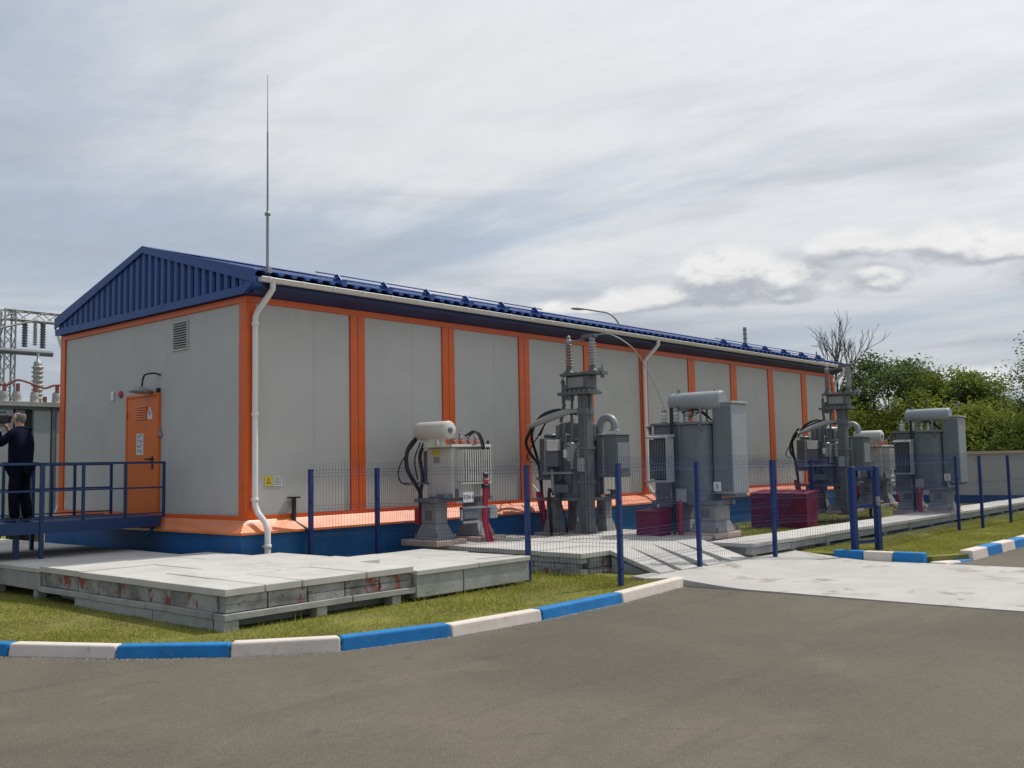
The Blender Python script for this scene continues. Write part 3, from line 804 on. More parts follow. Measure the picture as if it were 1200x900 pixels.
# lightning rod at the eaves
lr = thing('lightning_rod', 'tall thin steel lightning rod rising from the roof edge', 'lightning rod', (0.33, -0.08, 3.80))
MB().cyl((0, 0, -0.12), (0, 0, 0.98), 0.024, 0.022, 10).build('lower_tube', 'galvanised', lr)
MB().lathe((0, 0, 0.98), [(0.022, -0.03), (0.045, -0.025), (0.045, 0.015), (0.018, 0.04)], 10).build('collar', 'galvanised', lr)
MB().cyl((0, 0, 1.0), (0, 0, 2.3), 0.017, 0.012, 8).cyl((0, 0, 2.3), (0, 0, 3.25), 0.009, 0.004, 6).build('spike', 'galvanised', lr)
MB().box(-0.05, 0.05, -0.05, 0.05, -0.17, -0.10).box(-0.03, 0.03, -0.30, 0.05, -0.19, -0.165).build('foot', 'galvanised', lr)

# ------------------------------------------------------------------ precast slabs
_slab = {}


def slab_mesh(w, d, h, m, name):
    k = (round(w, 2), round(d, 2), round(h, 3), m)
    if k not in _slab: _slab[k] = MB().box(-w / 2, w / 2, -d / 2, d / 2, -h, 0).mesh(name, m)
    return _slab[k]


def slab(parent, x0, x1, y0, y1, ztop, h, m='slab_top', name='cover_slab', tilt=0.004, gap=0.019):
    me = slab_mesh(x1 - x0 - gap, y1 - y0 - gap, h, m, name)
    return place(name, me, parent, ((x0 + x1) / 2, (y0 + y1) / 2, ztop + random.uniform(-.004, .004)),
                 (random.uniform(-tilt, tilt), random.uniform(-tilt, tilt), random.uniform(-.004, .004)), bevel=0.005)


def splits(a, b, step, jit=0.0):
    n = max(1, round((b - a) / step)); return [a + (b - a) * i / n for i in range(n + 1)]


# A: the big stack in front of the building corner, rows parallel to the long side
ca = thing('cable_channel', 'broad stack of pale precast slabs with red stains, nearest to the road kerb', 'concrete channel')
ZA = -0.468
rows = [(-3.97, -2.86, [-2.88, -2.38, -1.90, -0.98, -0.22]), (-2.86, -1.90, [-2.88, -2.38, -1.4, -0.4, 0.2]), (-1.90, -0.72, [-2.88, -1.88, -0.88, 0.10]), (-0.72, 0.45, [-2.88, -1.8, -1.1, -0.36])]
for y0, y1, xs in rows:
    for a, b_ in zip(xs[:-1], xs[1:]): slab(ca, a, b_, y0, y1, ZA, 0.075)
# walls below: blocks with red brick remains, then a base course and piers
for a, b_ in zip(splits(-2.86, -0.24, 0.52)[:-1], splits(-2.86, -0.24, 0.52)[1:]):
    slab(ca, a, b_, -3.955 + random.uniform(0, .012), -3.80, ZA - 0.078, 0.085, 'stained_side', 'block'); slab(ca, a, b_, -3.955 + random.uniform(0, .012), -3.80, ZA - 0.165, 0.085, 'stained_side', 'block')
for a, b_ in zip(splits(-3.79, 0.40, 0.95)[:-1], splits(-3.79, 0.40, 0.95)[1:]):
    slab(ca, -2.865 + random.uniform(0, .014), -2.70, a, b_, ZA - 0.078, 0.172, 'stained_side', 'block')
for a, b_ in ((-2.90, -1.20), (-1.20, -0.20)): slab(ca, a, b_, -3.99, -3.75, ZA - 0.255, 0.068, 'concrete_side', 'base_course')
for a, b_ in zip(splits(-3.75, 0.40, 1.2)[:-1], splits(-3.75, 0.40, 1.2)[1:]): slab(ca, -2.90, -2.66, a, b_, ZA - 0.255, 0.068, 'concrete_side', 'base_course')
for (x, y, w, d) in ((-2.80, -3.88, .2, .2), (-1.62, -3.88, .16, .16), (-0.5, -3.88, .16, .16)): slab(ca, x - w / 2, x + w / 2, y - d / 2, y + d / 2, ZA - 0.326, 0.16, 'concrete_side', 'pier')
for a, b_ in ((-3.75, -2.52), (-2.52, -0.6)): slab(ca, -2.89, -2.70, a, b_, ZA - 0.326, 0.14, 'concrete_side', 'base_course')
MB().box(-2.6, -0.4, -3.7, 0.38, GZ, ZA - 0.085).build('channel_core', 'concrete_side', ca)
# B: lower run along the gable end
cb = thing('cable_channel', 'plain grey precast slab run lying along the gable end under the blue platform', 'concrete channel')
ZB = -0.50
for j, (y0, y1) in enumerate(zip(splits(0.46, 8.5, 1.34)[:-1], splits(0.46, 8.5, 1.34)[1:])):
    for a, b_ in ((-2.87, -1.75), (-1.75, -0.62)): slab(cb, a, b_, y0, y1, ZB, 0.06)
    slab(cb, -2.86, -2.72, y0, y1, ZB - 0.063, 0.225, 'concrete_side', 'side_wall')
    slab(cb, -2.84, -2.70, y0 + 0.1, y0 + 0.26, ZB - 0.29, 0.14, 'concrete_side', 'pier')
MB().box(-2.5, -0.7, 0.55, 8.4, GZ + 0.1, ZB - 0.07).build('channel_core', 'concrete_side', cb)
# C: slightly lower continuation to the right
cc = thing('cable_channel', 'pale slab run with plain grey side, between the stained stack and the mesh fence', 'concrete channel')
ZC = -0.518
for y0, y1, xs in ((-4.02, -2.75, [-0.22, 0.9, 1.95]), (-2.75, -1.75, [0.21, 1.05, 2.03])):
    for a, b_ in zip(xs[:-1], xs[1:]): slab(cc, a, b_, y0, y1, ZC, 0.06)
for a, b_ in ((-0.215, 0.62), (0.62, 1.94)): slab(cc, a, b_, -4.0, -3.86, ZC - 0.063, 0.27, 'concrete_side', 'side_wall')
slab(cc, 1.80, 1.94, -3.85, -1.8, ZC - 0.063, 0.27, 'concrete_side', 'side_wall')
MB().box(-0.1, 1.75, -3.8, -2.0, GZ, ZC - 0.065).build('channel_core', 'concrete_side', cc)

# pad under the transformers: cover slabs over courses of blocks
pad = thing('transformer_pad', 'raised platform of pale slabs on stacked grey blocks under the transformers', 'concrete platform')
ZP = -0.575
for y0, y1 in zip(splits(-4.08, -0.7, 0.85)[:-1], splits(-4.08, -0.7, 0.85)[1:]):
    for a, b_ in zip(splits(3.02, 7.6, 1.15)[:-1], splits(3.02, 7.6, 1.15)[1:]):
        if y0 > -1.6 and a > 4.6: continue
        slab(pad, a, b_, y0, y1, ZP + 0.028 * (y0 + 4.08) / 3.4, 0.075)
MB().box(3.2, 7.5, -3.9, -1.9, RZ, ZP - 0.08).build('pad_core', 'concrete_side', pad)
for c in range(4):
    z = ZP - 0.078 - c * 0.082
    off = 0.2 * (c % 2)
    ys = splits(-4.05, -0.75, 0.42)
    for a, b_ in zip(ys[:-1], ys[1:]):
        xo = random.uniform(-.012, .012)
        slab(pad, 3.04 + xo, 3.24 + xo, a + off * .5, min(b_ + off * .5, -0.72), z, 0.078, 'stained_side' if random.random() < .3 else 'concrete_side', 'block')
    for a, b_ in zip(splits(3.25, 3.95, 0.35)[:-1], splits(3.25, 3.95, 0.35)[1:]):
        if c == 3 and a < 3.4: continue
        slab(pad, a, b_, -4.05, -3.88, z, 0.078, 'stained_side', 'block')
# ramp slabs from the pad down to the driveway
ramp = thing('entry_ramp', 'four sloping concrete planks with dark gaps leading down from the slab platform to the driveway', 'ramp')
tops = [(3.70, 4.28), (4.29, 4.90), (4.91, 5.60), (5.61, 6.35)]
bots = [(3.62, 4.02), (4.20, 4.66), (4.96, 5.42), (5.72, 6.24)]
for (a, b_), (c, d) in zip(tops, bots):
    ya, yb, za, zb_ = -4.09, -5.05, ZP + 0.006, -0.845
    MB().hexa([(c, yb, zb_ - 0.07), (d, yb, zb_ - 0.07), (b_ - .005, ya, za - 0.07), (a + .005, ya, za - 0.07), (c, yb, zb_), (d, yb, zb_), (b_ - .005, ya, za), (a + .005, ya, za)]).build('ramp_slab', 'slab_top', ramp, bevel=0.006)
MB().extr([(-4.12, RZ), (-4.12, ZP - 0.10), (-4.95, -0.93), (-4.95, RZ)], 'x', 3.72, 6.1).build('ramp_bed', 'concrete_side', ramp)
# long walkway to the right
wk = thing('cable_channel', 'long straight slab walkway on short legs running right beside the grass strip', 'concrete channel')
ZW = -0.64
for a, b_ in zip(splits(6.4, 27.0, 1.5)[:-1], splits(6.4, 27.0, 1.5)[1:]):
    slab(wk, a, b_, -5.09, -4.2, ZW, 0.065)
    slab(wk, a, b_, -5.07, -4.93, ZW - 0.068, 0.115, 'concrete_side', 'side_wall')
    slab(wk, a + 0.1, a + 0.28, -5.03, -4.88, ZW - 0.186, 0.16, 'concrete_side', 'pier')
    slab(wk, a, b_, -4.32, -4.22, ZW - 0.068, 0.15, 'concrete_side', 'side_wall')
MB().box(6.5, 9.2, -4.9, -4.35, RZ, ZW - 0.07).build('walkway_core', 'concrete_side', wk)

# ------------------------------------------------------------------ blue access platform with railings
plat = thing('access_platform', 'dark blue steel landing with pipe railings leading to the orange door', 'platform')
DZT = 0.03
MB().box(-6.5, -0.29, 2.02, 3.95, DZT - 0.03, DZT).build('deck', 'rail_navy', plat)
MB().box(-6.5, -0.285, 1.99, 2.02, DZT - 0.16, DZT + 0.01).build('fascia', 'rail_navy', plat)
MB().box(-6.5, -0.285, 3.95, 3.98, DZT - 0.16, DZT + 0.01).build('fascia', 'rail_navy', plat)
MB().box(-0.285, -0.06, 2.30, 3.85, DZT - 0.028, DZT - 0.002).build('threshold', 'rail_navy', plat)
pm = MB().box(-0.02, 0.02, -0.02, 0.02, DZT, 0.905).mesh('post', 'rail_navy')
pmt = MB().box(-0.028, 0.028, -0.028, 0.028, -0.55, 0.905).mesh('post', 'rail_navy')
for x in (-0.20, -0.86, -1.54, -2.88, -3.6, -4.3, -5.0): place('post', pm, plat, (x, 2.06, 0))
place('post', pmt, plat, (-2.19, 2.00, 0))
for x in (-0.18, -0.83, -1.22, -2.0, -2.7, -3.4, -4.1): place('post', pm, plat, (x, 3.9, 0))
place('post', pmt, plat, (-1.52, 3.93, 0))
for y in (2.06, 3.9):
    for z, r_ in ((0.905, 0.022), (0.50, 0.017), (0.085, 0.013)):
        rr = MB().box(-6.4, -0.178, y - r_, y + r_, z - r_ * 0.8, z + r_ * 0.8); rr.build('handrail' if z > .8 else 'rail', 'rail_navy', plat)
for (x, y) in ((-2.45, 2.25), (-4.6, 2.15), (-2.3, 3.8), (-4.6, 3.8)):
    place('support_leg', MB().box(-0.035, 0.035, -0.035, 0.035, -0.52, DZT - 0.03).mesh('support_leg', 'rail_navy'), plat, (x, y, 0))
MB().tube([(-0.30, 2.06, -0.06), (-0.42, 2.06, -0.2), (-0.55, 2.10, -0.32)], 0.025, 6).build('brace', 'rail_navy', plat)

# ------------------------------------------------------------------ mesh fence


def fence_panel(root, a, b_, z0, z1, spikes=True):
    a = Vector(a); b_ = Vector(b_); d = (b_ - a); Ln = d.length; d.normalize(); nrm = Vector((-d.y, d.x, 0))
    w = MB(); r = 0.0022
    n = max(2, int(Ln / 0.05))
    folds = [z0 + 0.12, z0 + 0.52, z0 + 0.92, z1 - 0.16]
    prof = [(z0, 0)]
    for f_ in folds: prof += [(f_ - 0.05, 0), (f_, 0.035), (f_ + 0.05, 0)]
    prof.append((z1, 0))
    for i in range(n + 1):
        p = a + d * (Ln * i / n)
        for (za, oa), (zb_, ob) in zip(prof[:-1], prof[1:]):
            w.cyl(p + nrm * oa + Vector((0, 0, za)), p + nrm * ob + Vector((0, 0, zb_)), r, n=3, caps=False)
    for f_ in folds:
        for dz in (-0.05, 0.05):
            w.cyl(a + nrm * -0.004 + Vector((0, 0, f_ + dz)), b_ + nrm * -0.004 + Vector((0, 0, f_ + dz)), r * 1.15, n=4, caps=False)
        w.cyl(a + nrm * 0.031 + Vector((0, 0, f_)), b_ + nrm * 0.031 + Vector((0, 0, f_)), r * 1.15, n=4, caps=False)
    o = w.build('wire_mesh', 'fence_navy', root); o['kind'] = 'stuff'


def fence_post(root, x, y, z0, z1=0.735, s=0.06, rz=0.0):
    b = MB().cbox((0, 0, (z0 + z1) / 2), (s, s, z1 - z0)).cbox((0, 0, z1 + 0.004), (s + 0.008, s + 0.008, 0.012))
    for k in range(3): b.cbox((0, -s / 2 - 0.006, z0 + 0.3 + k * 0.45), (0.03, 0.014, 0.03))
    o = b.build('post', 'fence_navy', root, loc=(x, y, 0)); o.rotation_euler = (0, 0, rz)
    return o


fA = thing('mesh_fence', 'blue welded mesh fence in front of the near transformers, reaching the driveway', 'fence', group=None)
pa = [(0.94, -0.36, -0.95), (2.05, -0.66, -0.95), (2.10, -3.83, -0.95), (2.36, -5.24, -0.97)]
for x, y, z in pa: fence_post(fA, x, y, z)
for p, q in zip(pa[:-1], pa[1:]): fence_panel(fA, (p[0], p[1], 0), (q[0], q[1], 0), -0.80, 0.84)
pb = [(2.36, -5.24, -0.97), (4.82, -5.00, -0.9), (6.92, -5.22, -0.9)]
for x, y, z in pb[1:]: fence_post(fA, x, y, z)
for p, q in zip(pb[:-1], pb[1:]): fence_panel(fA, (p[0], p[1], 0), (q[0], q[1], 0), -0.74, 0.84)
fence_panel(fA, (6.92, -5.22, 0), (8.28, -6.02, 0), -0.78, 0.84)
fB = thing('mesh_fence', 'blue mesh fence beside the right grass strip, beyond the narrow gate', 'fence')
pc = [(14.27, -5.97, -0.95), (15.41, -6.14, -0.95), (17.46, -6.21, -0.95), (19.9, -6.3, -0.95), (22.4, -6.4, -0.95)]
for x, y, z in pc: fence_post(fB, x, y, z)
fence_panel(fB, (9.02, -6.17, 0), (14.27, -5.97, 0), -0.80, 0.82)
for p, q in zip(pc[:-1], pc[1:]): fence_panel(fB, (p[0], p[1], 0), (q[0], q[1], 0), -0.80, 0.82)
fC = thing('mesh_fence', 'blue mesh fence standing behind the walkway around the second group of equipment', 'fence')
pd_ = [(12.55, -2.48, -0.95), (14.25, -2.62, -0.95), (17.85, -2.62, -0.95)]
for x, y, z in pd_: fence_post(fC, x, y, z)
fence_panel(fC, (9.6, -2.4, 0), pd_[0][:2] + (0,), -0.8, 0.80)
for p, q in zip(pd_[:-1], pd_[1:]): fence_panel(fC, (p[0], p[1], 0), (q[0], q[1], 0), -0.80, 0.80)
# gate leaf in its frame
gate = thing('fence_gate', 'narrow blue gate frame with thick square uprights standing at the grass edge', 'gate')
g0, g1 = Vector((8.35, -6.02, 0)), Vector((9.0, -6.19, 0))
for p in (g0, g1): MB().cbox((p.x, p.y, (-0.95 + 0.60) / 2), (0.10, 0.10, 1.55), rz=-0.25).build('upright', 'fence_navy', gate, bevel=0.006)
dg = (g1 - g0).normalized(); ang = math.atan2(dg.y, dg.x); mid = (g0 + g1) / 2; ln = (g1 - g0).length - 0.10
for z, h in ((0.565, 0.07), (-0.10, 0.07), (-0.72, 0.06)): MB().cbox((mid.x, mid.y, z), (ln, 0.05, h), rz=ang).build('crossbar', 'fence_navy', gate)
fence_panel(gate, g0 + dg * 0.06, g1 - dg * 0.06, -0.72, 0.53)
MB().cbox((8.93, -6.24, -0.02), (0.06, 0.05, 0.16), rz=ang).cyl((8.90, -6.26, -0.02), (8.90, -6.33, -0.02), 0.012, n=8).box(8.82, 8.91, -6.345, -6.325, -0.032, -0.008).build('latch', 'galvanised', gate)

# ------------------------------------------------------------------ electrical equipment


def ribbed(base, h, r_core, r_shed, n, seg=14, axis='z'):
    prof = [(r_core, 0)]
    for k in range(n):
        z = h * (k + 0.5) / n; t = h / n
        prof += [(r_core, z - t * 0.32), (r_shed, z - t * 0.05), (r_shed * 0.97, z + t * 0.08), (r_core, z + t * 0.22)]
    prof.append((r_core, h))
    return MB().lathe(base, prof, seg, axis)


def pedestal(parent, x, y, z0, z1, w, d, m='pier_concrete', window=True, fl=0.80):
    """flared pier: square shaft on a spreading foot with gussets"""
    b = MB(); zf = z0 + (z1 - z0) * 0.42
    b.hexa([(x - w * fl, y - d * fl, z0), (x + w * fl, y - d * fl, z0), (x + w * fl, y + d * fl, z0), (x - w * fl, y + d * fl, z0),
            (x - w * .5, y - d * .5, zf), (x + w * .5, y - d * .5, zf), (x + w * .5, y + d * .5, zf), (x - w * .5, y + d * .5, zf)])
    b.box(x - w * .5, x + w * .5, y - d * .5, y + d * .5, zf + 0.001, z1)
    o = b.build('pedestal', m, parent, bevel=0.012)
    if window:
        MB().box(x - w * .5 - 0.004, x - w * .5 - 0.001, y - d * 0.22, y + d * .22, zf + 0.06, zf + 0.22).build('pedestal_plate', 'fin_dark', o)
    bl = MB()
    for sx in (-1, 1):
        for sy in (-1, 1): bl.cyl((x + sx * w * .7, y + sy * d * .7, z0 + 0.02), (x + sx * w * .7, y + sy * d * .7, z0 + 0.10), 0.018, n=6)
    bb = bl.build('anchor_bolts', 'fin_dark', o); bb['kind'] = 'stuff'
    return o


def sign(parent, body, c, w, h, face, size):
    """white plate with dark text; face '-x' or '-y'"""
    pl_ = bpy.data.objects.new('sign_plate', MB().box(-w / 2, w / 2, -0.006, 0.006, -h / 2, h / 2).mesh('sign_plate', 'paper_white')); COL.objects.link(pl_)
    pl_.parent = parent; pl_.location = c
    rz = 0 if face == '-y' else -math.pi / 2
    pl_.rotation_euler = (0, 0, rz)
    tm = text_mesh(body, size); tm.materials.clear(); tm.materials.append(MATS['ink_dark'])
    t = bpy.data.objects.new('lettering', tm); COL.objects.link(t); t.parent = pl_
    t.location = (0, -0.009, 0); t.rotation_euler = (math.pi / 2, 0, 0)
    return pl_


def bushing(parent, x, y, z, h, m='glazed_white', top='galvanised', r=0.05, n=4):
    o = ribbed((x, y, z), h, r * .55, r, n).build('bushing', m, parent)
    MB().lathe((x, y, z + h), [(r * .5, 0), (r * .6, 0.01), (r * .6, 0.05), (r * .2, 0.07)], 10).cyl((x, y, z + h + .05), (x, y, z + h + 0.12), 0.012, n=6).build('terminal', top, o)
    return o


def cable(parent, ctrl, r, m='rubber_black', name='cable', n=8):
    return MB().tube(smoothpath(ctrl, n), r, 7).build(name, m, parent)


def small_transformer(label, loc, plate):
    t = thing('small_transformer', label, 'transformer', loc, 0, None)
    for sx in (-1, 1):
        MB().box(sx * 0.5 - 0.36, sx * 0.5 + 0.36, -0.36, 0.52, 0.0, 0.10).build('plinth_block', 'block_pink', t, bevel=0.012)
        pedestal(t, sx * 0.5, 0.06, 0.10, 0.72, 0.28, 0.36)
    fr = MB().box(-0.72, 0.72, -0.18, -0.08, 0.721, 0.79).box(-0.72, 0.72, 0.22, 0.32, 0.721, 0.79).box(-0.70, -0.60, -0.08, 0.22, 0.725, 0.785).box(0.60, 0.70, -0.08, 0.22, 0.725, 0.785)
    fr.build('base_frame', 'steel_grey', t)
    tank = MB().box(-0.43, 0.43, -0.31, 0.31, 0.79, 1.64).build('tank', 'cream_paint', t, bevel=0.03, seg=3)
    MB().box(-0.49, 0.49, -0.37, 0.37, 1.642, 1.685).build('tank_lid', 'cream_paint', t, bevel=0.006)
    bo = MB()
    for k in range(14):
        for y in (-0.345, 0.345): bo.cyl((-0.45 + k * 0.07, y, 1.685), (-0.45 + k * 0.07, y, 1.71), 0.014, n=6)
    for k in range(9):
        for x in (-0.465, 0.465): bo.cyl((x, -0.29 + k * 0.07, 1.685), (x, -0.29 + k * 0.07, 1.71), 0.014, n=6)
    bb = bo.build('lid_bolts', 'galvanised', t); bb['kind'] = 'stuff'
    fin = MB().box(-0.006, 0.006, -0.165, 0.0, -0.27, 0.27).box(-0.011, 0.011, -0.185, -0.166, -0.27, 0.27, mi=1).mesh('cooling_fin', ['fin_dark', 'cream_paint'])
    place('cooling_fin', MB().box(-0.006, 0.006, -0.185, 0.0, -0.27, 0.27).mesh('cooling_fin', 'cream_paint'), t, (-0.33, -0.312, 1.33))
    for k in range(1, 13): place('cooling_fin', fin, t, (-0.33 + k * 0.055, -0.312, 1.33))
    for k in range(13): place('cooling_fin', fin, t, (-0.33 + k * 0.055, 0.312, 1.33), (0, 0, math.pi))
    MB().box(-0.32, 0.34, -0.33, -0.313, 1.06, 1.61).build('fin_back', 'fin_dark', t)
    MB().box(-0.39, 0.37, -0.49, -0.313, 1.02, 1.05).build('fin_tray', 'cream_paint', t)
    cons = MB().lathe((-0.56, -0.40, 1.93), [(0.02, 0.0), (0.14, 0.0), (0.155, 0.02), (0.155, 0.72), (0.14, 0.74), (0.02, 0.74)], 24, axis='y').build('conservator', 'cream_paint', t)
    MB().lathe((-0.56, -0.412, 1.93), [(0.035, -0.012), (0.05, -0.01), (0.05, 0.008)], 14, axis='y').build('oil_gauge', 'fin_dark', cons)
    MB().box(-0.60, -0.52, -0.25, -0.20, 1.66, 1.80).box(-0.60, -0.52, 0.15, 0.20, 1.66, 1.80).box(-0.62, -0.43, -0.25, 0.2, 1.65, 1.668).cyl((-0.45, 0.0, 1.66), (-0.52, 0.0, 1.82), 0.03, n=8).build('conservator_bracket', 'cream_paint', t)
    MB().box(-0.440, -0.432, -0.02, 0.17, 1.52, 1.60).build('warning_plate', 'sign_yellow', t)
    MB().box(-0.440, -0.432, -0.01, 0.13, 1.38, 1.49).build('rating_plate', 'lamp_grey', t)
    for k, x in enumerate((-0.22, 0.0, 0.22)): bushing(t, x, 0.12, 1.685, 0.16, 'glazed_brown', r=0.055)
    for k, x in enumerate((-0.27, -0.09, 0.09, 0.27)): bushing(t, x, -0.2, 1.685, 0.09, 'polymer_red', r=0.05, n=2)
    # cables: two thick hoses on the left, a thin loop, and red sleeved ones in front
    cable(t, [(-0.55, 0.36, 1.88), (-0.80, 0.38, 1.62), (-0.84, 0.36, 1.30), (-0.66, 0.34, 1.02), (-0.56, 0.34, 0.86), (-0.55, 0.34, 0.60), (-0.5, 0.30, 0.12)], 0.036)
    cable(t, [(-0.46, 0.32, 1.74), (-0.52, 0.38, 1.50), (-0.46, 0.38, 1.15), (-0.53, 0.36, 0.90), (-0.55, 0.36, 0.70), (-0.52, 0.34, 0.12)], 0.032)
    cable(t, [(-0.60, 0.35, 1.80), (-0.98, 0.38, 1.36), (-0.99, 0.38, 1.10), (-0.80, 0.36, 1.02)], 0.012)
    cable(t, [(-0.58, 0.30, 1.74), (-0.66, 0.36, 1.45), (-0.6, 0.36, 1.1)], 0.012)
    MB().box(-0.86, -0.46, 0.33, 0.40, 1.02, 1.06).box(-0.46, -0.43, 0.26, 0.40, 1.02, 1.06).build('cable_clamp', 'fin_dark', t)
    for k in range(2):
        o = 0.05 * k
        cable(t, [(0.0 + o * 2, -0.2, 1.84), (0.10 + o, -0.34, 1.92), (0.16 + o, -0.42, 1.78), (0.18 + o, -0.46, 1.50), (0.18 + o, -0.47, 1.10)], 0.017)
        cable(t, [(0.18 + o, -0.47, 1.10), (0.18 + o, -0.48, 0.80), (0.17 + o, -0.46, 0.45), (0.22 + o * 1.8, -0.50, 0.08), (0.24 + o * 1.8, -0.52, 0.0)], 0.036, 'cable_red', 'red_sleeve')
    for z, m_ in ((1.16, 'rubber_black'), (1.06, 'cable_red'), (0.97, 'rubber_black')):
        MB().box(0.14, 0.27, -0.515, -0.42, z - 0.04, z + 0.045).build('cable_boot', m_, t, bevel=0.02)
    MB().cyl((0.50, -0.28, 0.75), (0.50, -0.28, 1.76), 0.022, n=8).build('support_rod', 'rubber_black', t)
    MB().box(-0.42, 0.46, -0.50, -0.46, 0.60, 0.64).box(-0.42, -0.38, -0.50, -0.46, 0.42, 0.64).box(0.28, 0.46, -0.52, -0.44, 0.42, 0.60).box(-0.36, 0.05, -0.49, -0.462, 0.36, 0.40).build('bracket_frame', 'steel_light', t)
    MB().box(-0.34, 0.03, -0.485, -0.455, 0.44, 0.585).build('terminal_box', 'steel_grey', t, bevel=0.008)
    sign(t, plate, (-0.27, -0.52, 0.80), 0.24, 0.17, '-y', 0.085)
    MB().box(-0.62, -0.40, -0.30, -0.12, 0.80, 0.86).cyl((-0.34, -0.33, 0.80), (-0.34, -0.33, 0.94), 0.03, n=8).build('drain_valve', 'fin_dark', t)
    MB().box(-0.68, -0.60, 0.26, 0.36, 0.35, 0.62).build('hose_sleeve', 'cable_red', t)
    return t


def large_transformer(label, loc, plate):
    t = thing('power_transformer', label, 'transformer', loc)
    for y in (0.25, -0.50):
        MB().box(-0.46, 0.46, y - 0.33, y + 0.33, 0.0, 0.11).build('plinth_block', 'block_pink', t, bevel=0.012)
        pedestal(t, 0.0, y, 0.11, 0.60, 0.52, 0.44, fl=0.66)
    MB().box(-0.30, -0.20, -0.82, 0.60, 0.601, 0.68).box(0.20, 0.30, -0.82, 0.60, 0.601, 0.68).box(-0.20, 0.20, -0.78, -0.68, 0.605, 0.675).box(-0.20, 0.20, 0.45, 0.55, 0.605, 0.675).build('base_frame', 'steel_grey', t)
    # tank with rounded upright corners
    pts = []; ya, yb, hx, cr = -0.60, 0.56, 0.33, 0.16
    for cx, cy, a0 in ((hx - cr, yb - cr, 0), (-hx + cr, yb - cr, 90), (-hx + cr, ya + cr, 180), (hx - cr, ya + cr, 270)):
        for k in range(6):
            a = R(a0 + 18 * k); pts.append((cx + cr * math.cos(a), cy + cr * math.sin(a)))
    tk = MB().prism(pts, 0.68, 2.06); tk.build('tank', 'steel_grey', t, bevel=0.01)
    ym = (ya + yb) / 2
    MB().prism([(x * 1.16, ym + (y - ym) * 1.09) for x, y in pts], 2.062, 2.11).build('tank_lid', 'steel_grey', t, bevel=0.005)
    MB().prism([(x * 1.06, ym + (y - ym) * 1.03) for x, y in pts], 0.80, 0.83).build('tank_band', 'steel_grey', t)
    MB().box(-0.355, -0.325, -0.10, -0.05, 0.83, 2.06).build('tank_stiffener', 'steel_grey', t)
    # tall radiator housing at the near end
    MB().box(-0.10, 0.46, -1.02, -0.625, 0.80, 2.42).build('cooler_housing', 'steel_light', t, bevel=0.012)
    MB().box(-0.13, 0.49, -1.05, -0.60, 2.421, 2.46).build('cooler_cap', 'steel_light', t, bevel=0.006)
    MB().box(-0.106, -0.102, -1.00, -0.645, 0.84, 2.38).build('cooler_side_shade', 'steel_grey', t)  # darker grey sheet paints shade onto the left face of the housing
    MB().box(-0.02, 0.40, -1.00, -0.70, 0.74, 0.80).build('cooler_foot', 'steel_grey', t)
    # finned radiator on the left
    fin = MB().box(-0.11, 0.11, -0.006, 0.006, -0.36, 0.36).mesh('cooling_fin', 'steel_grey')
    for k in range(10): place('cooling_fin', fin, t, (-0.60, 0.04 + k * 0.034, 1.44))
    MB().box(-0.52, -0.495, 0.0, 0.38, 1.06, 1.83).build('fin_back', 'fin_dark', t)
    MB().hexa([(-0.74, -0.03, 1.82), (-0.44, -0.03, 1.84), (-0.44, 0.41, 1.84), (-0.74, 0.41, 1.82), (-0.74, -0.03, 1.85), (-0.44, -0.03, 1.90), (-0.44, 0.41, 1.90), (-0.74, 0.41, 1.85)]).build('radiator_cap', 'steel_light', t)
    MB().box(-0.74, -0.48, -0.03, 0.41, 1.02, 1.06).box(-0.73, -0.48, -0.03, -0.012, 1.06, 1.82).build('radiator_frame', 'steel_light', t)
    MB().cyl((-0.48, 0.18, 1.70), (-0.30, 0.10, 1.70), 0.05, n=10).cyl((-0.48, 0.18, 1.15), (-0.30, 0.10, 1.15), 0.05, n=10).build('radiator_pipe', 'steel_grey', t)
    # conservator drum
    cons = MB().lathe((-0.02, -0.80, 2.50), [(0.02, -0.012), (0.15, -0.01), (0.168, 0.0), (0.17, 0.02), (0.17, 1.03), (0.155, 1.06), (0.10, 1.085), (0.02, 1.09)], 28, axis='y').build('conservator', 'steel_light', t)
    MB().lathe((-0.02, -0.815, 2.50), [(0.145, -0.004), (0.15, 0.0), (0.15, 0.006)], 24, axis='y').build('end_cover', 'steel_light', cons)
    MB().cyl((-0.02, 0.10, 2.66), (-0.02, 0.10, 2.72), 0.03, n=8).cyl((-0.02, 0.10, 2.72), (-0.02, 0.10, 2.735), 0.042, n=8).build('filler_cap', 'galvanised', cons)
    MB().cyl((-0.02, -0.66, 2.66), (-0.02, -0.66, 2.70), 0.02, n=8).build('breather', 'galvanised', cons)
    MB().box(-0.14, -0.11, -0.42, -0.38, 2.11, 2.42).box(0.10, 0.13, -0.42, -0.38, 2.11, 2.42).box(-0.14, -0.11, 0.06, 0.10, 2.11, 2.40).box(0.10, 0.13, 0.06, 0.10, 2.11, 2.40).build('conservator_stand', 'steel_light', t)
    cable(t, [(-0.05, -0.2, 2.34), (-0.08, -0.2, 2.25), (-0.10, -0.1, 2.15)], 0.03, 'steel_grey', 'oil_pipe')
    for y in (0.33, 0.08): bushing(t, -0.20, y, 2.11, 0.20, 'glazed_white', r=0.085, n=3)
    for y in (-0.15, -0.32): bushing(t, -0.18, y, 2.11, 0.10, 'glazed_white', r=0.05, n=2)
    cable(t, [(-0.2, -0.05, 2.30), (-0.1, -0.3, 2.34), (0.0, -0.45, 2.22), (0.05, -0.55, 2.14)], 0.018)
    cable(t, [(-0.18, -0.32, 2.25), (-0.1, -0.42, 2.30), (0.0, -0.56, 2.14)], 0.018)
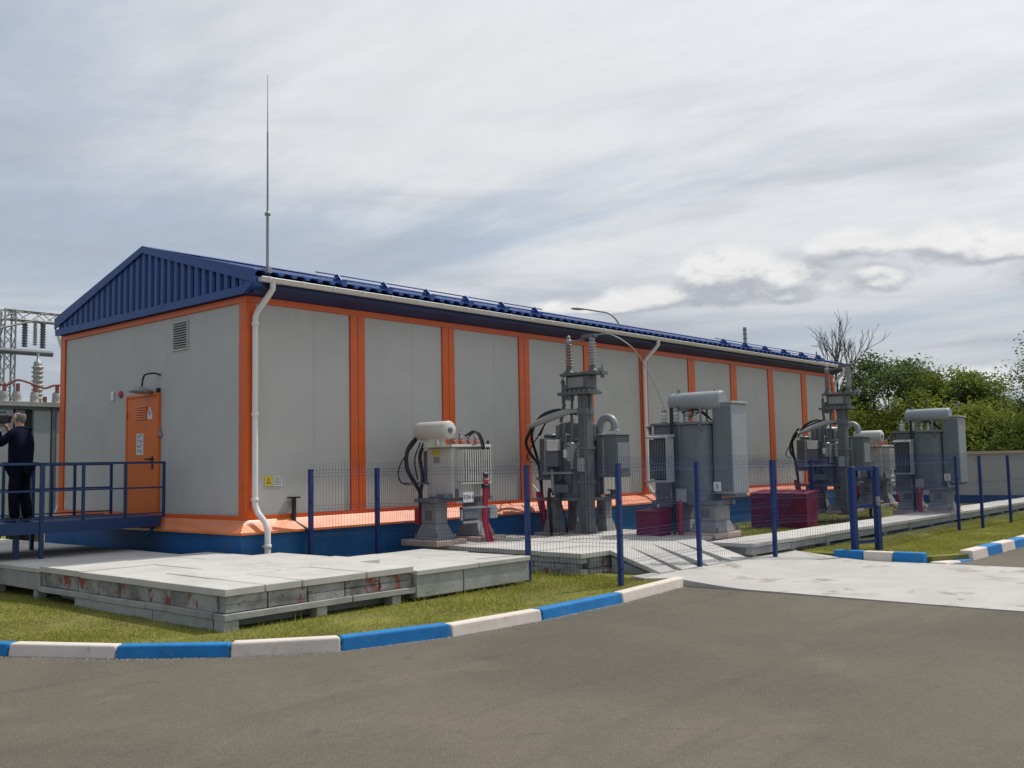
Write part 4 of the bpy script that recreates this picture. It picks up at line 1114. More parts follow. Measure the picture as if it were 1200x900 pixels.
    MB().cyl((-0.44, 0.02, 0.08), (-0.44, 0.02, 2.38), 0.035, n=8).build('cable_riser', 'rubber_black', t)
    for yl in (0.57, -0.52): MB().extr([(-0.42, 2.06), (-0.30, 2.06), (-0.30, 1.90)], 'y', yl - 0.02, yl + 0.02).build('lifting_lug', 'steel_grey', t)
    MB().box(-0.42, -0.335, -0.20, 0.10, 0.66, 0.90).build('terminal_box', 'steel_light', t, bevel=0.01)
    sign(t, plate, (-0.125, -0.70, 0.93), 0.15, 0.17, '-x', 0.11)
    cable(t, [(-0.34, -0.08, 0.75), (-0.42, -0.10, 0.60), (-0.46, -0.11, 0.40), (-0.46, -0.11, 0.05)], 0.045, 'cable_red', 'red_sleeve')
    return t


def cable_pole(label, loc, group=None):
    t = thing('insulator_post', label, 'steel post', loc)
    MB().box(-0.105, 0.105, -0.105, 0.105, 0.0, 2.66).build('shaft', 'pole_grey', t, bevel=0.015)
    MB().box(-0.18, 0.18, -0.18, 0.18, -0.01, 0.03).build('base_plate', 'pole_grey', t)
    MB().box(-0.20, 0.20, -0.26, 0.36, 2.661, 2.71).box(-0.15, 0.15, -0.20, 0.30, 2.71, 2.76).build('head_plate', 'pole_grey', t)
    MB().box(-0.16, 0.16, -0.18, 0.34, 2.762, 3.02).build('switch_box', 'pole_grey', t, bevel=0.02)
    MB().box(-0.20, 0.20, -0.42, 0.44, 3.022, 3.07).box(-0.03, 0.03, -0.46, -0.40, 2.95, 3.02).build('top_beam', 'pole_grey', t)
    for y, m_ in ((0.36, 'glazed_brown'), (-0.20, 'glazed_grey')):
        i_ = ribbed((0, y, 3.20), 0.46, 0.045, 0.085, 8).build('insulator', m_, t)
        MB().lathe((0, y, 3.07), [(0.10, 0), (0.10, 0.04), (0.06, 0.05), (0.055, 0.13)], 12).build('insulator_foot', 'pole_grey', i_)
        MB().lathe((0, y, 3.66), [(0.05, 0), (0.06, 0.02), (0.06, 0.07), (0.03, 0.09)], 12).build('insulator_cap', 'galvanised', i_)
    MB().lathe((0, 0.36, 3.76), [(0.01, -0.02), (0.04, 0.0), (0.045, 0.03), (0.02, 0.06)], 10).build('arcing_ball', 'galvanised', t)
    MB().tube([(0, 0.36, 3.72), (0, 0.2, 3.69), (0, -0.02, 3.74), (0, -0.20, 3.74)], 0.014, 6).box(-0.05, 0.05, -0.30, 0.02, 3.74, 3.80).cyl((0, 0.02, 3.68), (0, 0.02, 3.79), 0.03, n=8).build('contact_arm', 'fin_dark', t)
    mm = MB().box(-0.10, 0.06, 0.37, 0.47, 2.58, 2.86).box(-0.14, -0.02, 0.40, 0.56, 2.66, 2.72).cyl((-0.05, 0.48, 2.50), (-0.05, 0.48, 2.96), 0.035, n=8)
    mm.build('switch_linkage', 'fin_dark', t)
    MB().cyl((-0.05, 0.46, 2.50), (-0.12, 0.50, 2.15), 0.035, 0.03, n=8).build('link_rod', 'pole_grey', t)
    MB().cyl((0.0, 0.30, 2.66), (-0.02, 0.34, 1.75), 0.026, n=8).build('drive_rod', 'fin_dark', t)
    MB().cyl((0.0, 0.14, 2.66), (0.0, 0.105, 2.20), 0.022, n=6).cyl((0.0, -0.14, 2.66), (0.0, -0.105, 2.20), 0.022, n=6).build('head_brace', 'pole_grey', t)
    # small fittings: clamps, boxes, conduit and bolts
    MB().box(-0.125, 0.125, -0.125, 0.125, 1.62, 1.67).box(-0.125, 0.125, -0.125, 0.125, 0.98, 1.03).build('shaft_clamp', 'fin_dark', t)
    MB().box(-0.20, -0.106, -0.06, 0.08, 1.20, 1.46).build('drive_box', 'steel_light', t, bevel=0.01)
    MB().tube([(-0.12, -0.07, 2.66), (-0.125, -0.07, 1.5), (-0.13, -0.07, 0.05)], 0.016, 6).build('conduit', 'fin_dark', t)
    MB().box(-0.175, -0.161, -0.10, 0.26, 2.80, 2.98).build('box_cover', 'galvanised', t)
    fb = MB()
    for k in range(6):
        for x in (-0.17, 0.17): fb.cyl((x, -0.22 + k * 0.11, 2.71), (x, -0.22 + k * 0.11, 2.74), 0.016, n=6); fb.cyl((x, -0.34 + k * 0.14, 3.07), (x, -0.34 + k * 0.14, 3.10), 0.016, n=6)
    fb = fb.build('flange_bolts', 'galvanised', t); fb['kind'] = 'stuff'
    MB().box(-0.06, 0.06, -0.50, -0.36, 3.072, 3.13).cyl((0, -0.43, 3.0), (0, -0.43, 3.2), 0.03, n=8).build('terminal_clamp', 'galvanised', t)
    MB().cyl((-0.10, 0.50, 2.90), (-0.04, 0.40, 3.16), 0.014, n=6).cyl((0.06, 0.48, 2.62), (-0.10, 0.48, 2.92), 0.014, n=6).build('linkage_arm', 'galvanised', t)
    MB().box(-0.14, -0.02, 0.24, 0.34, 2.56, 2.66).build('latch_box', 'fin_dark', t)
    # floodlight head on a short arm, pointing away to the left
    D = Vector((-0.55, 0.83, 0)).normalized(); S = Vector((D.y, -D.x, 0))
    secs = [(0.12, 0.05, 0.05, 2.34), (0.30, 0.07, 0.07, 2.33), (0.42, 0.11, 0.10, 2.30), (0.72, 0.15, 0.105, 2.20), (0.95, 0.13, 0.08, 2.11), (1.12, 0.05, 0.03, 2.05)]
    vs = []
    for q, w, h, z in secs:
        for k in range(10):
            a = 2 * math.pi * k / 10; p = D * q + S * (w * math.cos(a)); vs.append((p.x, p.y, z + h * math.sin(a) * (0.9 if math.sin(a) > 0 else 0.55)))
    fs = [(i * 10 + k, i * 10 + (k + 1) % 10, (i + 1) * 10 + (k + 1) % 10, (i + 1) * 10 + k) for i in range(len(secs) - 1) for k in range(10)]
    lh = MB().add(vs, fs, True).add(vs[:10], [tuple(range(10))]).add(vs[-10:], [tuple(range(10))]).build('floodlight', 'lamp_grey', t)
    MB().box(-0.12, 0.12, -0.12, 0.12, 2.28, 2.40).cyl((-0.05, 0.08, 2.34), tuple(D * 0.2 + Vector((0, 0, 2.34))), 0.04, n=8).build('lamp_bracket', 'fin_dark', lh)
    # arching black cables behind the lamp
    cable(t, [(-0.10, 0.12, 2.28), (-0.20, 0.45, 2.36), (-0.35, 0.75, 2.26), (-0.46, 0.95, 2.05)], 0.022)
    cable(t, [(0.0, 0.25, 2.34), (-0.05, 0.62, 2.40), (-0.18, 0.88, 2.32), (-0.3, 1.0, 2.15)], 0.022)
    return t


def reactor(label, loc):
    t = thing('grounding_reactor', label, 'reactor', loc)
    for x, y in ((-0.34, 0.34), (-0.30, -0.40), (0.36, -0.36), (0.36, 0.36)):
        MB().box(x - 0.30, x + 0.30, y - 0.28, y + 0.28, 0.0, 0.09).build('plinth_block', 'block_pink', t, bevel=0.01)
        pedestal(t, x, y, 0.09, 0.70, 0.22, 0.22)
    MB().box(-0.52, 0.52, -0.60, 0.60, 0.701, 0.76).build('base_frame', 'steel_grey', t)
    MB().lathe((0, 0, 0.76), [(0.46, 0), (0.46, 1.08)], 28).build('tank', 'steel_grey', t)
    MB().lathe((0, 0, 1.842), [(0.40, -0.001), (0.52, 0.0), (0.52, 0.05), (0.38, 0.052)], 28).build('tank_flange', 'steel_grey', t)
    MB().lathe((0, 0, 1.896), [(0.36, 0), (0.36, 0.28), (0.30, 0.33), (0.05, 0.36)], 24).build('turret', 'steel_grey', t)
    rb = MB().box(-0.012, 0.012, -0.05, 0.0, 0.0, 0.27).mesh('turret_rib', 'steel_light')
    for k in range(14):
        a = 2 * math.pi * k / 14
        place('turret_rib', rb, t, (0.36 * math.cos(a), 0.36 * math.sin(a), 1.9), (0, 0, a + math.pi / 2))
    MB().box(-0.30, 0.02, 0.40, 0.72, 1.16, 1.92).build('control_box', 'steel_grey', t, bevel=0.012)
    MB().box(-0.36, 0.06, 0.36, 0.76, 1.10, 1.158).lathe((-0.12, 0.56, 1.93), [(0.12, 0), (0.14, 0.02), (0.14, 0.06), (0.05, 0.09)], 12).build('control_box_rim', 'steel_grey', t)
    MB().box(-0.06, 0.40, -0.98, -0.52, 1.14, 1.94).build('side_cabinet', 'steel_grey', t, bevel=0.012)
    MB().box(-0.09, 0.43, -1.01, -0.49, 1.942, 1.97).box(-0.07, 0.03, -0.70, -0.66, 1.18, 1.90).build('cabinet_rim', 'steel_light', t)
    cbx = MB().box(-0.62, -0.48, 0.02, 0.28, 1.66, 1.88).build('relay_box', 'paper_white', t, bevel=0.012)
    MB().box(-0.62, -0.46, 0.0, 0.30, 1.36, 1.645).build('relay_frame', 'fin_dark', t)
    MB().box(-0.60, -0.44, -0.34, -0.30, 1.30, 1.80).box(-0.60, -0.44, 0.31, 0.35, 1.26, 1.92).box(-0.64, -0.40, -0.36, 0.36, 1.22, 1.258).build('bracket_frame', 'steel_light', t)
    for y in (-0.48, -0.22):
        i_ = ribbed((-0.50, y, 1.46), 0.30, 0.07, 0.10, 4).build('bushing', 'glazed_grey', t)
        MB().lathe((-0.50, y, 1.76), [(0.11, 0), (0.11, 0.03), (0.04, 0.07)], 12).build('terminal', 'galvanised', i_)
    fb = MB()
    for k in range(20):
        a = 2 * math.pi * k / 20; fb.cyl((0.49 * math.cos(a), 0.49 * math.sin(a), 1.89), (0.49 * math.cos(a), 0.49 * math.sin(a), 1.92), 0.018, n=6)
    fb = fb.build('flange_bolts', 'galvanised', t); fb['kind'] = 'stuff'
    rbs = MB().box(-0.008, 0.008, -0.055, 0.0, 0.0, 0.98).mesh('tank_rib', 'steel_grey')
    for k in range(16):
        a = 2 * math.pi * k / 16; place('tank_rib', rbs, t, (0.46 * math.cos(a), 0.46 * math.sin(a), 0.80), (0, 0, a + math.pi / 2))
    MB().tube([(-0.44, 0.14, 0.84), (-0.56, 0.16, 0.86), (-0.60, 0.16, 1.0), (-0.60, 0.16, 1.30)], 0.03, 8).build('oil_pipe', 'steel_light', t)
    MB().tube([(-0.40, -0.16, 1.93), (-0.56, -0.18, 1.98), (-0.60, -0.18, 1.84), (-0.58, -0.16, 1.70)], 0.022, 8).build('breather_pipe', 'fin_dark', t)
    MB().lathe((-0.58, -0.16, 1.52), [(0.03, 0), (0.045, 0.01), (0.045, 0.15), (0.03, 0.17)], 10).build('silica_breather', 'glazed_white', t)
    MB().lathe((-0.55, -0.02, 1.05), [(0.05, -0.02), (0.07, 0.0), (0.05, 0.03)], 12, axis='x').build('thermometer', 'plastic_black', t)
    MB().box(-0.58, -0.44, -0.20, 0.16, 0.86, 1.02).build('junction_box', 'fin_dark', t, bevel=0.01)
    for k in range(3): bushing(t, 0.05 - 0.14 * k, 0.12 - 0.10 * k, 2.20, 0.12, 'glazed_brown', r=0.05, n=3)
    cable(t, [(-0.22, -0.08, 2.34), (-0.30, 0.05, 2.42), (-0.42, 0.35, 2.30), (-0.46, 0.60, 1.98)], 0.016)
    cable(t, [(-0.08, 0.02, 2.34), (-0.16, 0.18, 2.44), (-0.30, 0.48, 2.30), (-0.34, 0.66, 1.98)], 0.016)
    cable(t, [(-0.48, 0.02, 0.92), (-0.58, -0.02, 0.70), (-0.56, -0.10, 0.40), (-0.52, -0.12, 0.05)], 0.018)
    MB().box(-0.02, 0.36, -0.99, -0.982, 1.30, 1.80).build('cabinet_door', 'steel_light', t)
    # U-shaped vent pipe with flanges
    pts = [(0.25, -0.40, 1.97)] + [(0.25, -0.40 - 0.17 + 0.17 * math.cos(a), 2.13 + 0.17 * math.sin(a)) for a in [math.pi * k / 10 for k in range(11)]] + [(0.25, -0.74, 2.06)]
    MB().tube(pts, 0.075, 12).lathe((0.25, -0.40, 1.95), [(0.12, 0), (0.12, 0.03), (0.07, 0.04)], 12).lathe((0.25, -0.74, 2.03), [(0.11, 0), (0.11, 0.025), (0.08, 0.03)], 12).build('vent_pipe', 'steel_light', t)
    MB().lathe((0.25, -0.40, 1.70), [(0.13, 0), (0.13, 0.24)], 14).build('vent_neck', 'steel_grey', t)
    MB().lathe((0.3, -0.62, 0.77), [(0.16, 0), (0.16, 0.03), (0.05, 0.04), (0.05, 0.10), (0.12, 0.11), (0.12, 0.13)], 14).build('valve', 'fin_dark', t)
    cable(t, [(-0.50, 0.30, 0.88), (-0.62, 0.22, 0.92), (-0.66, 0.2, 0.7), (-0.62, 0.18, 0.05)], 0.035)
    cable(t, [(-0.96, 0.35, 2.11), (-0.82, 0.62, 1.85), (-0.45, 0.82, 1.62), (-0.22, 0.82, 1.40), (-0.20, 0.78, 1.05), (-0.22, 0.74, 0.80)], 0.032)
    cable(t, [(-0.80, 0.40, 2.21), (-0.55, 0.70, 1.95), (-0.25, 0.84, 1.60), (-0.18, 0.80, 1.3), (-0.2, 0.76, 0.9)], 0.030)
    cable(t, [(-0.3, 0.70, 2.02), (-0.34, 0.94, 1.70), (-0.30, 1.02, 1.52), (-0.2, 0.92, 1.44)], 0.012)
    cable(t, [(-0.22, 0.80, 0.86), (-0.24, 0.74, 0.62), (-0.24, 0.66, 0.34), (-0.26, 0.58, 0.06)], 0.075, 'cable_red', 'red_sleeve')
    MB().box(-0.30, -0.12, 0.72, 0.98, 0.72, 0.745).hexa([(-0.24, 0.96, 1.0), (-0.20, 0.96, 1.0), (-0.20, 0.70, 0.74), (-0.24, 0.70, 0.74), (-0.24, 1.0, 1.02), (-0.20, 1.0, 1.02), (-0.20, 0.74, 0.76), (-0.24, 0.74, 0.76)]).build('cable_tray', 'steel_light', t)
    return t


def red_box(label, loc, w, d, h, grp):
    t = thing('red_metal_box', label, 'metal box', loc, 0, grp)
    MB().hexa([(0, -w / 2, 0), (d * 0.75, -w / 2, 0), (d * 0.75, w / 2, 0), (0, w / 2, 0), (0, -w / 2, h), (d, -w / 2, h * 1.08), (d, w / 2, h * 1.08), (0, w / 2, h)]).build('body', 'burgundy_paint', t, bevel=0.006)
    MB().hexa([(-0.02, -w / 2 - .02, h + .002), (d + .02, -w / 2 - .02, h * 1.08 + .003), (d + .02, w / 2 + .02, h * 1.08 + .003), (-0.02, w / 2 + .02, h + .002), (-0.02, -w / 2 - .02, h + .02), (d + .02, -w / 2 - .02, h * 1.08 + .03), (d + .02, w / 2 + .02, h * 1.08 + .03), (-0.02, w / 2 + .02, h + .02)]).build('lid', 'burgundy_paint', t)
    rb = MB().box(-0.012, 0.0, -w / 2 + 0.01, w / 2 - 0.01, -0.012, 0.012).mesh('rib', 'burgundy_paint')
    for k in range(2): place('rib', rb, t, (0, 0, h * (0.88 - 0.12 * k)))
    return t


small_transformer('cream transformer with a white drum and red cable sleeves, nearest to the building corner', (3.62, -0.95, -0.575), 'ТСН-1')
cable_pole('grey post with two ribbed insulators and floodlight, on the nearer slab platform', (6.3, -1.75, -0.60))
reactor('round grey reactor with a curved vent pipe, behind the nearer insulator post', (6.8, -1.15, -0.66))
t3 = large_transformer('large grey transformer with a drum, against the building wall, nearer of two alike', (7.32, -3.31, -0.64), '2')
red_box('dark red metal box beside the foot of the nearer large grey transformer', (6.42, -2.99, -0.62), 0.48, 0.50, 0.47, 'dark red metal boxes')
# second group further along
small_transformer('small cream transformer with a white drum, between the far insulator post and far grey transformer', (18.35, -2.65, -0.60), 'ТСН-2')
cable_pole('grey steel post with two ribbed insulators, the farther one by the end of the building', (15.7, -2.85, -0.66))
reactor('round grey reactor partly hidden behind the farther insulator post', (16.2, -2.2, -0.66))
t3b = copy_tree(t3, (17.2, -4.2, -0.70), 'large grey transformer with a drum, in front of the trees, farther of two alike')
red_box('wide dark red metal box in the grass behind the walkway', (13.4, -2.12, -0.88), 1.45, 0.7, 0.80, 'dark red metal boxes')
# wire from the near post to the transformer
wr = MB().tube(smoothpath([(6.3, -1.95, 3.17), (6.45, -2.3, 3.16), (6.7, -2.65, 2.85), (6.95, -2.85, 2.30), (7.08, -2.95, 1.92), (7.12, -2.98, 1.82)], 8), 0.009, 6)
tag(wr.build('jumper_wire', 'galvanised'), 'pale wire sagging from the near insulator post to the grey transformer', 'wire')

# ------------------------------------------------------------------ far boundary wall, switchyard, lamp
fw_ = thing('boundary_wall', 'long pale concrete wall with tan coping and a blue base, below the trees', 'wall', (28, 0, 0))
yy = -40.0
while yy < 24:
    MB().box(-0.08, 0.08, yy + 0.006, yy + 2.494, -0.62, 0.80).build('wall_panel', 'wall_concrete', fw_)
    yy += 2.5
MB().box(-0.16, 0.16, -40, 24, 0.802, 0.90).build('coping', 'coping_tan', fw_)
MB().box(-0.11, 0.11, -40, 24, RZ, -0.622).build('base_course', 'wall_blue', fw_)
pp = MB().box(-0.25, -0.115, -1.65, -1.42, RZ, 0.05).mesh('buttress', 'block_pink')
for y in (0.0, 6.0, -9.0): place('buttress', pp, fw_, (0, y, 0))

sw = thing('switchgear_cabinet', 'grey switchgear housing with dark door gaps behind the blue platform', 'cabinet', (0, 9.5, 0))
MB().box(-4.0, 2.6, 0.1, 2.0, -0.55, 2.26).build('body', 'cabinet_grey', sw)
MB().box(-4.1, 2.7, -0.06, 2.1, 2.262, 2.36).build('roof', 'concrete_side', sw)
MB().box(0.40, 0.80, 0.085, 0.099, -0.5, 2.2).build('door_gap', 'dark_void', sw)
for a, b_ in ((-3.9, -2.6), (-2.58, -1.2), (-1.18, 0.38), (0.82, 1.20), (1.32, 2.5)):
    MB().box(a, b_, 0.03, 0.098, -0.45, 2.18).build('door', 'cabinet_grey', sw, bevel=0.01)
MB().box(1.22, 1.30, 0.02, 0.097, -0.55, 2.25).build('frame_post', 'fin_dark', sw)
MB().box(0.42, 0.62, 0.02, 0.083, -0.5, 2.18).build('open_door', 'fin_dark', sw)
for x in (-3.0, -1.0, 1.0): MB().box(x, x + 0.2, 0.3, 1.8, RZ, -0.55).build('foundation_block', 'pier_concrete', sw)
bx = [0.42, 0.71, 1.10, 1.60, 0.08, -0.5]
bl_ = ['short cream insulator just left of the lattice mast foot', 'short cream insulator directly in front of the lattice mast', 'short cream insulator at the foot of the tall pale insulator',
       'short cream insulator right against the orange building corner', 'short cream insulator at the picture edge above the filming man', 'short cream insulator farthest left on the switchgear roof']
for i, x in enumerate(bx):
    b_ = MB().lathe((x, 10.2, 2.36), [(0.12, 0), (0.12, 0.05), (0.09, 0.07), (0.10, 0.10), (0.085, 0.14), (0.10, 0.17), (0.085, 0.21), (0.09, 0.26), (0.05, 0.30)], 14).build('support_insulator', 'insul_cream')
    tag(b_, bl_[i], 'insulator', 'cream insulators on the switchgear roof')
bb = MB().tube(smoothpath([(-1.2, 10.15, 2.76), (0.08, 10.15, 2.84), (0.42, 10.15, 2.76), (0.71, 10.15, 2.90), (1.10, 10.15, 2.80), (1.32, 10.15, 2.74), (1.60, 10.15, 2.82), (2.3, 10.15, 2.80)], 6), 0.027, 8)
for q in ((0.42, 2.70), (0.71, 2.72), (1.10, 2.68), (1.32, 2.44), (1.60, 2.70)): bb.box(q[0] - 0.03, q[0] + 0.03, 10.12, 10.2, q[1] - 0.08, q[1] + 0.10)
tag(bb.build('busbar', 'busbar_red'), 'brownish red busbar linking the row of cream insulators', 'busbar')
pi_ = thing('post_insulator', 'tall pale ribbed insulator standing above the switchgear left of the building', 'insulator', (1.33, 10.6, 2.36))
ribbed((0, 0, 0), 0.95, 0.10, 0.14, 9).build('insulator_column', 'insul_cream', pi_)
MB().lathe((0, 0, 0.95), [(0.09, 0), (0.09, 0.08), (0.03, 0.10), (0.03, 0.3)], 12).build('terminal', 'galvanised', pi_)


def lattice(mb, p0, p1, w, n, r=0.022):
    """square lattice mast or beam between two points"""
    p0 = Vector(p0); p1 = Vector(p1); d = (p1 - p0); L_ = d.length; d.normalize()
    a = Vector((0, 0, 1)) if abs(d.z) < 0.5 else Vector((1, 0, 0)); c = d.cross(a).normalized(); a = c.cross(d).normalized()
    cs = [(a * sx + c * sy) * (w / 2) for sx, sy in ((-1, -1), (1, -1), (1, 1), (-1, 1))]
    for q in cs: mb.cyl(p0 + q, p1 + q, r, n=5)
    for i in range(n):
        t0, t1 = L_ * i / n, L_ * (i + 1) / n
        for k in range(4):
            q, s = cs[k], cs[(k + 1) % 4]
            if i % 2: q, s = s, q
            mb.cyl(p0 + d * t0 + q, p0 + d * t1 + s, r * .6, n=4, caps=False)


ga = thing('steel_gantry', 'grey lattice steel gantry of the switchyard left of the building', 'gantry', (0, 0, 0))
m_ = MB(); lattice(m_, (0.76, 10.9, RZ), (0.76, 10.9, 4.62), 0.24, 18); m_.build('lattice_mast', 'galvanised', ga)
m_ = MB(); lattice(m_, (0.66, 10.9, 4.50), (5.6, 10.9, 4.50), 0.22, 16); m_.build('lattice_beam', 'galvanised', ga)
m_ = MB(); lattice(m_, (5.5, 10.9, RZ), (5.5, 10.9, 4.30), 0.26, 18); m_.build('lattice_mast', 'galvanised', ga)
MB().cyl((-0.6, 10.78, 3.62), (1.74, 10.78, 3.62), 0.07, n=12).build('tube_beam', 'pole_grey', ga)
MB().cyl((0.4, 10.74, 4.10), (1.40, 10.80, 4.42), 0.025, n=6).build('stay', 'galvanised', ga)
for x, m2 in ((1.14, 'fin_dark'), (1.56, 'fin_dark')):
    i_ = ribbed((x, 10.9, 3.76), 0.62, 0.05, 0.075, 10).build('hanging_insulator', m2)
    tag(i_, 'dark ribbed insulator hanging next to the gantry mast' if x < 1.3 else 'dark ribbed insulator hanging at the tube beam end, nearer the blue gable', 'insulator', 'dark insulators on the gantry')
tag(ribbed((1.40, 10.95, 3.82), 0.58, 0.035, 0.055, 10).build('hanging_insulator', 'glazed_grey'), 'pale slim insulator hanging between two dark ones on the gantry', 'insulator')

sl_ = thing('street_lamp', 'grey street lamp with a curved arm rising behind the blue roof', 'street lamp', (30.3, 14.0, -1.0))
LD = Vector((-0.66, 0.751, 0))
pth = [Vector((0, 0, 0)), Vector((0, 0, 4)), Vector((0, 0, 7.9))] + [Vector((0, 0, 7.9)) + LD * (0.9 * (1 - math.cos(a))) + Vector((0, 0, 1.15 * math.sin(a))) for a in [math.pi / 2 * k / 8 for k in range(1, 9)]] + [Vector((0, 0, 9.2)) + LD * 1.75]
MB().tube(pth, 0.055, 8, taper=0.7).build('mast', 'galvanised', sl_)
hb = MB(); c0 = Vector((0, 0, 9.2)) + LD * 1.7
prof = [(0.0, 0.05), (0.12, 0.09), (0.35, 0.12), (0.6, 0.10), (0.72, 0.03)]
vs = []; S_ = Vector((LD.y, -LD.x, 0))
for q, w in prof:
    for k in range(8):
        a = 2 * math.pi * k / 8; vs.append(c0 + LD * q + S_ * (w * math.cos(a)) + Vector((0, 0, w * 0.55 * math.sin(a) + 0.06 * q)))
hb.add(vs, [(i * 8 + k, i * 8 + (k + 1) % 8, (i + 1) * 8 + (k + 1) % 8, (i + 1) * 8 + k) for i in range(4) for k in range(8)], True).add(vs[:8], [tuple(range(8))]).add(vs[-8:], [tuple(range(8))])
hb.build('lamp_head', 'lamp_grey', sl_)
mp = thing('banded_mast', 'grey banded pole top showing above the far part of the roof', 'mast', (35.2, 10.0, -1.0))
MB().cyl((0, 0, 0), (0, 0, 8.3), 0.085, n=10).build('shaft', 'galvanised', mp)
b_ = MB().lathe((0, 0, 0), [(0.088, -0.03), (0.10, -0.02), (0.10, 0.02), (0.088, 0.03)], 10).mesh('band', 'pole_grey')
for k in range(5): place('band', b_, mp, (0, 0, 7.3 + k * 0.22))
MB().cyl((21.35, 0.25, 3.85), (21.35, 0.25, 4.18), 0.022, n=6).build('roof_pin', 'galvanised', bld)

# ------------------------------------------------------------------ person filming from the platform


def skinned(name, joints, bones, m, parent, sub=2):
    """joints: name -> (pos, (rx, ry)); first joint is the root"""
    names = list(joints); idx = {n: i for i, n in enumerate(names)}
    me = bpy.data.meshes.new(name); me.from_pydata([joints[n][0] for n in names], [(idx[a], idx[b_]) for a, b_ in bones], [])
    o = bpy.data.objects.new(name, me); COL.objects.link(o)
    if parent: o.parent = parent
    sk = o.modifiers.new('skin', 'SKIN'); sk.use_smooth_shade = True
    for n in names:
        v = me.skin_vertices[0].data[idx[n]]; r = joints[n][1]
        v.radius = (r, r) if isinstance(r, (int, float)) else r
        v.use_root = (n == names[0])
    s = o.modifiers.new('sub', 'SUBSURF'); s.levels = sub; s.render_levels = sub
    me.materials.append(MATS[m])
    return o


# built facing local +X, then turned toward the left of the picture
person = thing('person', 'man in a dark navy jacket and trousers filming on the blue platform', 'person', (-2.22, 2.72, DZT + 0.002), math.atan2(0.80, -0.60))
skin_o = skinned('body', {
    'pelvis': ((0, 0, 0.90), 0.12), 'waist': ((0.0, 0, 1.04), 0.125), 'chest': ((0.0, 0, 1.26), 0.11), 'neck': ((0.02, 0, 1.44), 0.06), 'head0': ((0.04, 0, 1.53), 0.075), 'head1': ((0.05, 0, 1.60), 0.088), 'head2': ((0.035, 0, 1.675), 0.075),
    'hipL': ((0, 0.09, 0.86), 0.085), 'kneeL': ((0.03, 0.11, 0.48), 0.055), 'ankL': ((0.0, 0.11, 0.09), 0.04), 'toeL': ((0.13, 0.12, 0.04), 0.035),
    'hipR': ((0, -0.09, 0.86), 0.085), 'kneeR': ((0.01, -0.12, 0.48), 0.055), 'ankR': ((-0.06, -0.13, 0.09), 0.04), 'toeR': ((0.07, -0.15, 0.04), 0.035),
    'shL': ((0.0, 0.15, 1.35), 0.04), 'elL': ((0.20, 0.24, 1.17), 0.034), 'wrL': ((0.32, 0.08, 1.42), 0.028), 'haL': ((0.35, 0.03, 1.49), 0.032),
    'shR': ((0.0, -0.15, 1.35), 0.04), 'elR': ((0.16, -0.26, 1.16), 0.034), 'wrR': ((0.30, -0.14, 1.42), 0.028), 'haR': ((0.31, -0.09, 1.50), 0.032)},
    [('pelvis', 'waist'), ('waist', 'chest'), ('chest', 'neck'), ('neck', 'head0'), ('head0', 'head1'), ('head1', 'head2'), ('pelvis', 'hipL'), ('hipL', 'kneeL'), ('kneeL', 'ankL'), ('ankL', 'toeL'),
     ('pelvis', 'hipR'), ('hipR', 'kneeR'), ('kneeR', 'ankR'), ('ankR', 'toeR'), ('chest', 'shL'), ('shL', 'elL'), ('elL', 'wrL'), ('wrL', 'haL'), ('chest', 'shR'), ('shR', 'elR'), ('elR', 'wrR'), ('wrR', 'haR')], 'skin', person)
skinned('jacket', {
    'waist': ((0.0, 0, 1.02), (0.175, 0.20)), 'hem': ((0.0, 0, 0.80), (0.175, 0.21)), 'hem2': ((0.0, 0, 0.77), (0.17, 0.205)), 'chest': ((-0.01, 0, 1.25), (0.165, 0.215)), 'yoke': ((-0.01, 0, 1.385), (0.12, 0.16)), 'collar': ((0.01, 0, 1.475), 0.078),
    'shL': ((0.0, 0.19, 1.37), 0.085), 'elL': ((0.20, 0.24, 1.17), 0.068), 'cuL': ((0.305, 0.10, 1.39), 0.05),
    'shR': ((0.0, -0.19, 1.37), 0.085), 'elR': ((0.16, -0.26, 1.16), 0.068), 'cuR': ((0.285, -0.15, 1.39), 0.05)},
    [('waist', 'hem'), ('hem', 'hem2'), ('waist', 'chest'), ('chest', 'yoke'), ('yoke', 'collar'), ('chest', 'shL'), ('shL', 'elL'), ('elL', 'cuL'), ('chest', 'shR'), ('shR', 'elR'), ('elR', 'cuR')], 'jacket_navy', person)
skinned('trousers', {
    'pelvis': ((0, 0, 0.88), (0.15, 0.175)), 'hipL': ((0, 0.095, 0.80), 0.105), 'kneeL': ((0.03, 0.115, 0.47), 0.085), 'hemL': ((0.0, 0.115, 0.035), 0.085), 'hipR': ((0, -0.095, 0.80), 0.105), 'kneeR': ((0.01, -0.125, 0.47), 0.085), 'hemR': ((-0.06, -0.135, 0.035), 0.085)},
    [('pelvis', 'hipL'), ('hipL', 'kneeL'), ('kneeL', 'hemL'), ('pelvis', 'hipR'), ('hipR', 'kneeR'), ('kneeR', 'hemR')], 'trousers_dark', person)
for s, x in ((0.115, 0.0), (-0.14, -0.06)):
    skinned('shoe', {'heel': ((x - 0.05, s, 0.045), (0.045, 0.048)), 'mid': ((x + 0.06, s + 0.005, 0.045), (0.045, 0.052)), 'toe': ((x + 0.17, s + 0.012, 0.035), (0.033, 0.045))}, [('heel', 'mid'), ('mid', 'toe')], 'shoe_black', person)
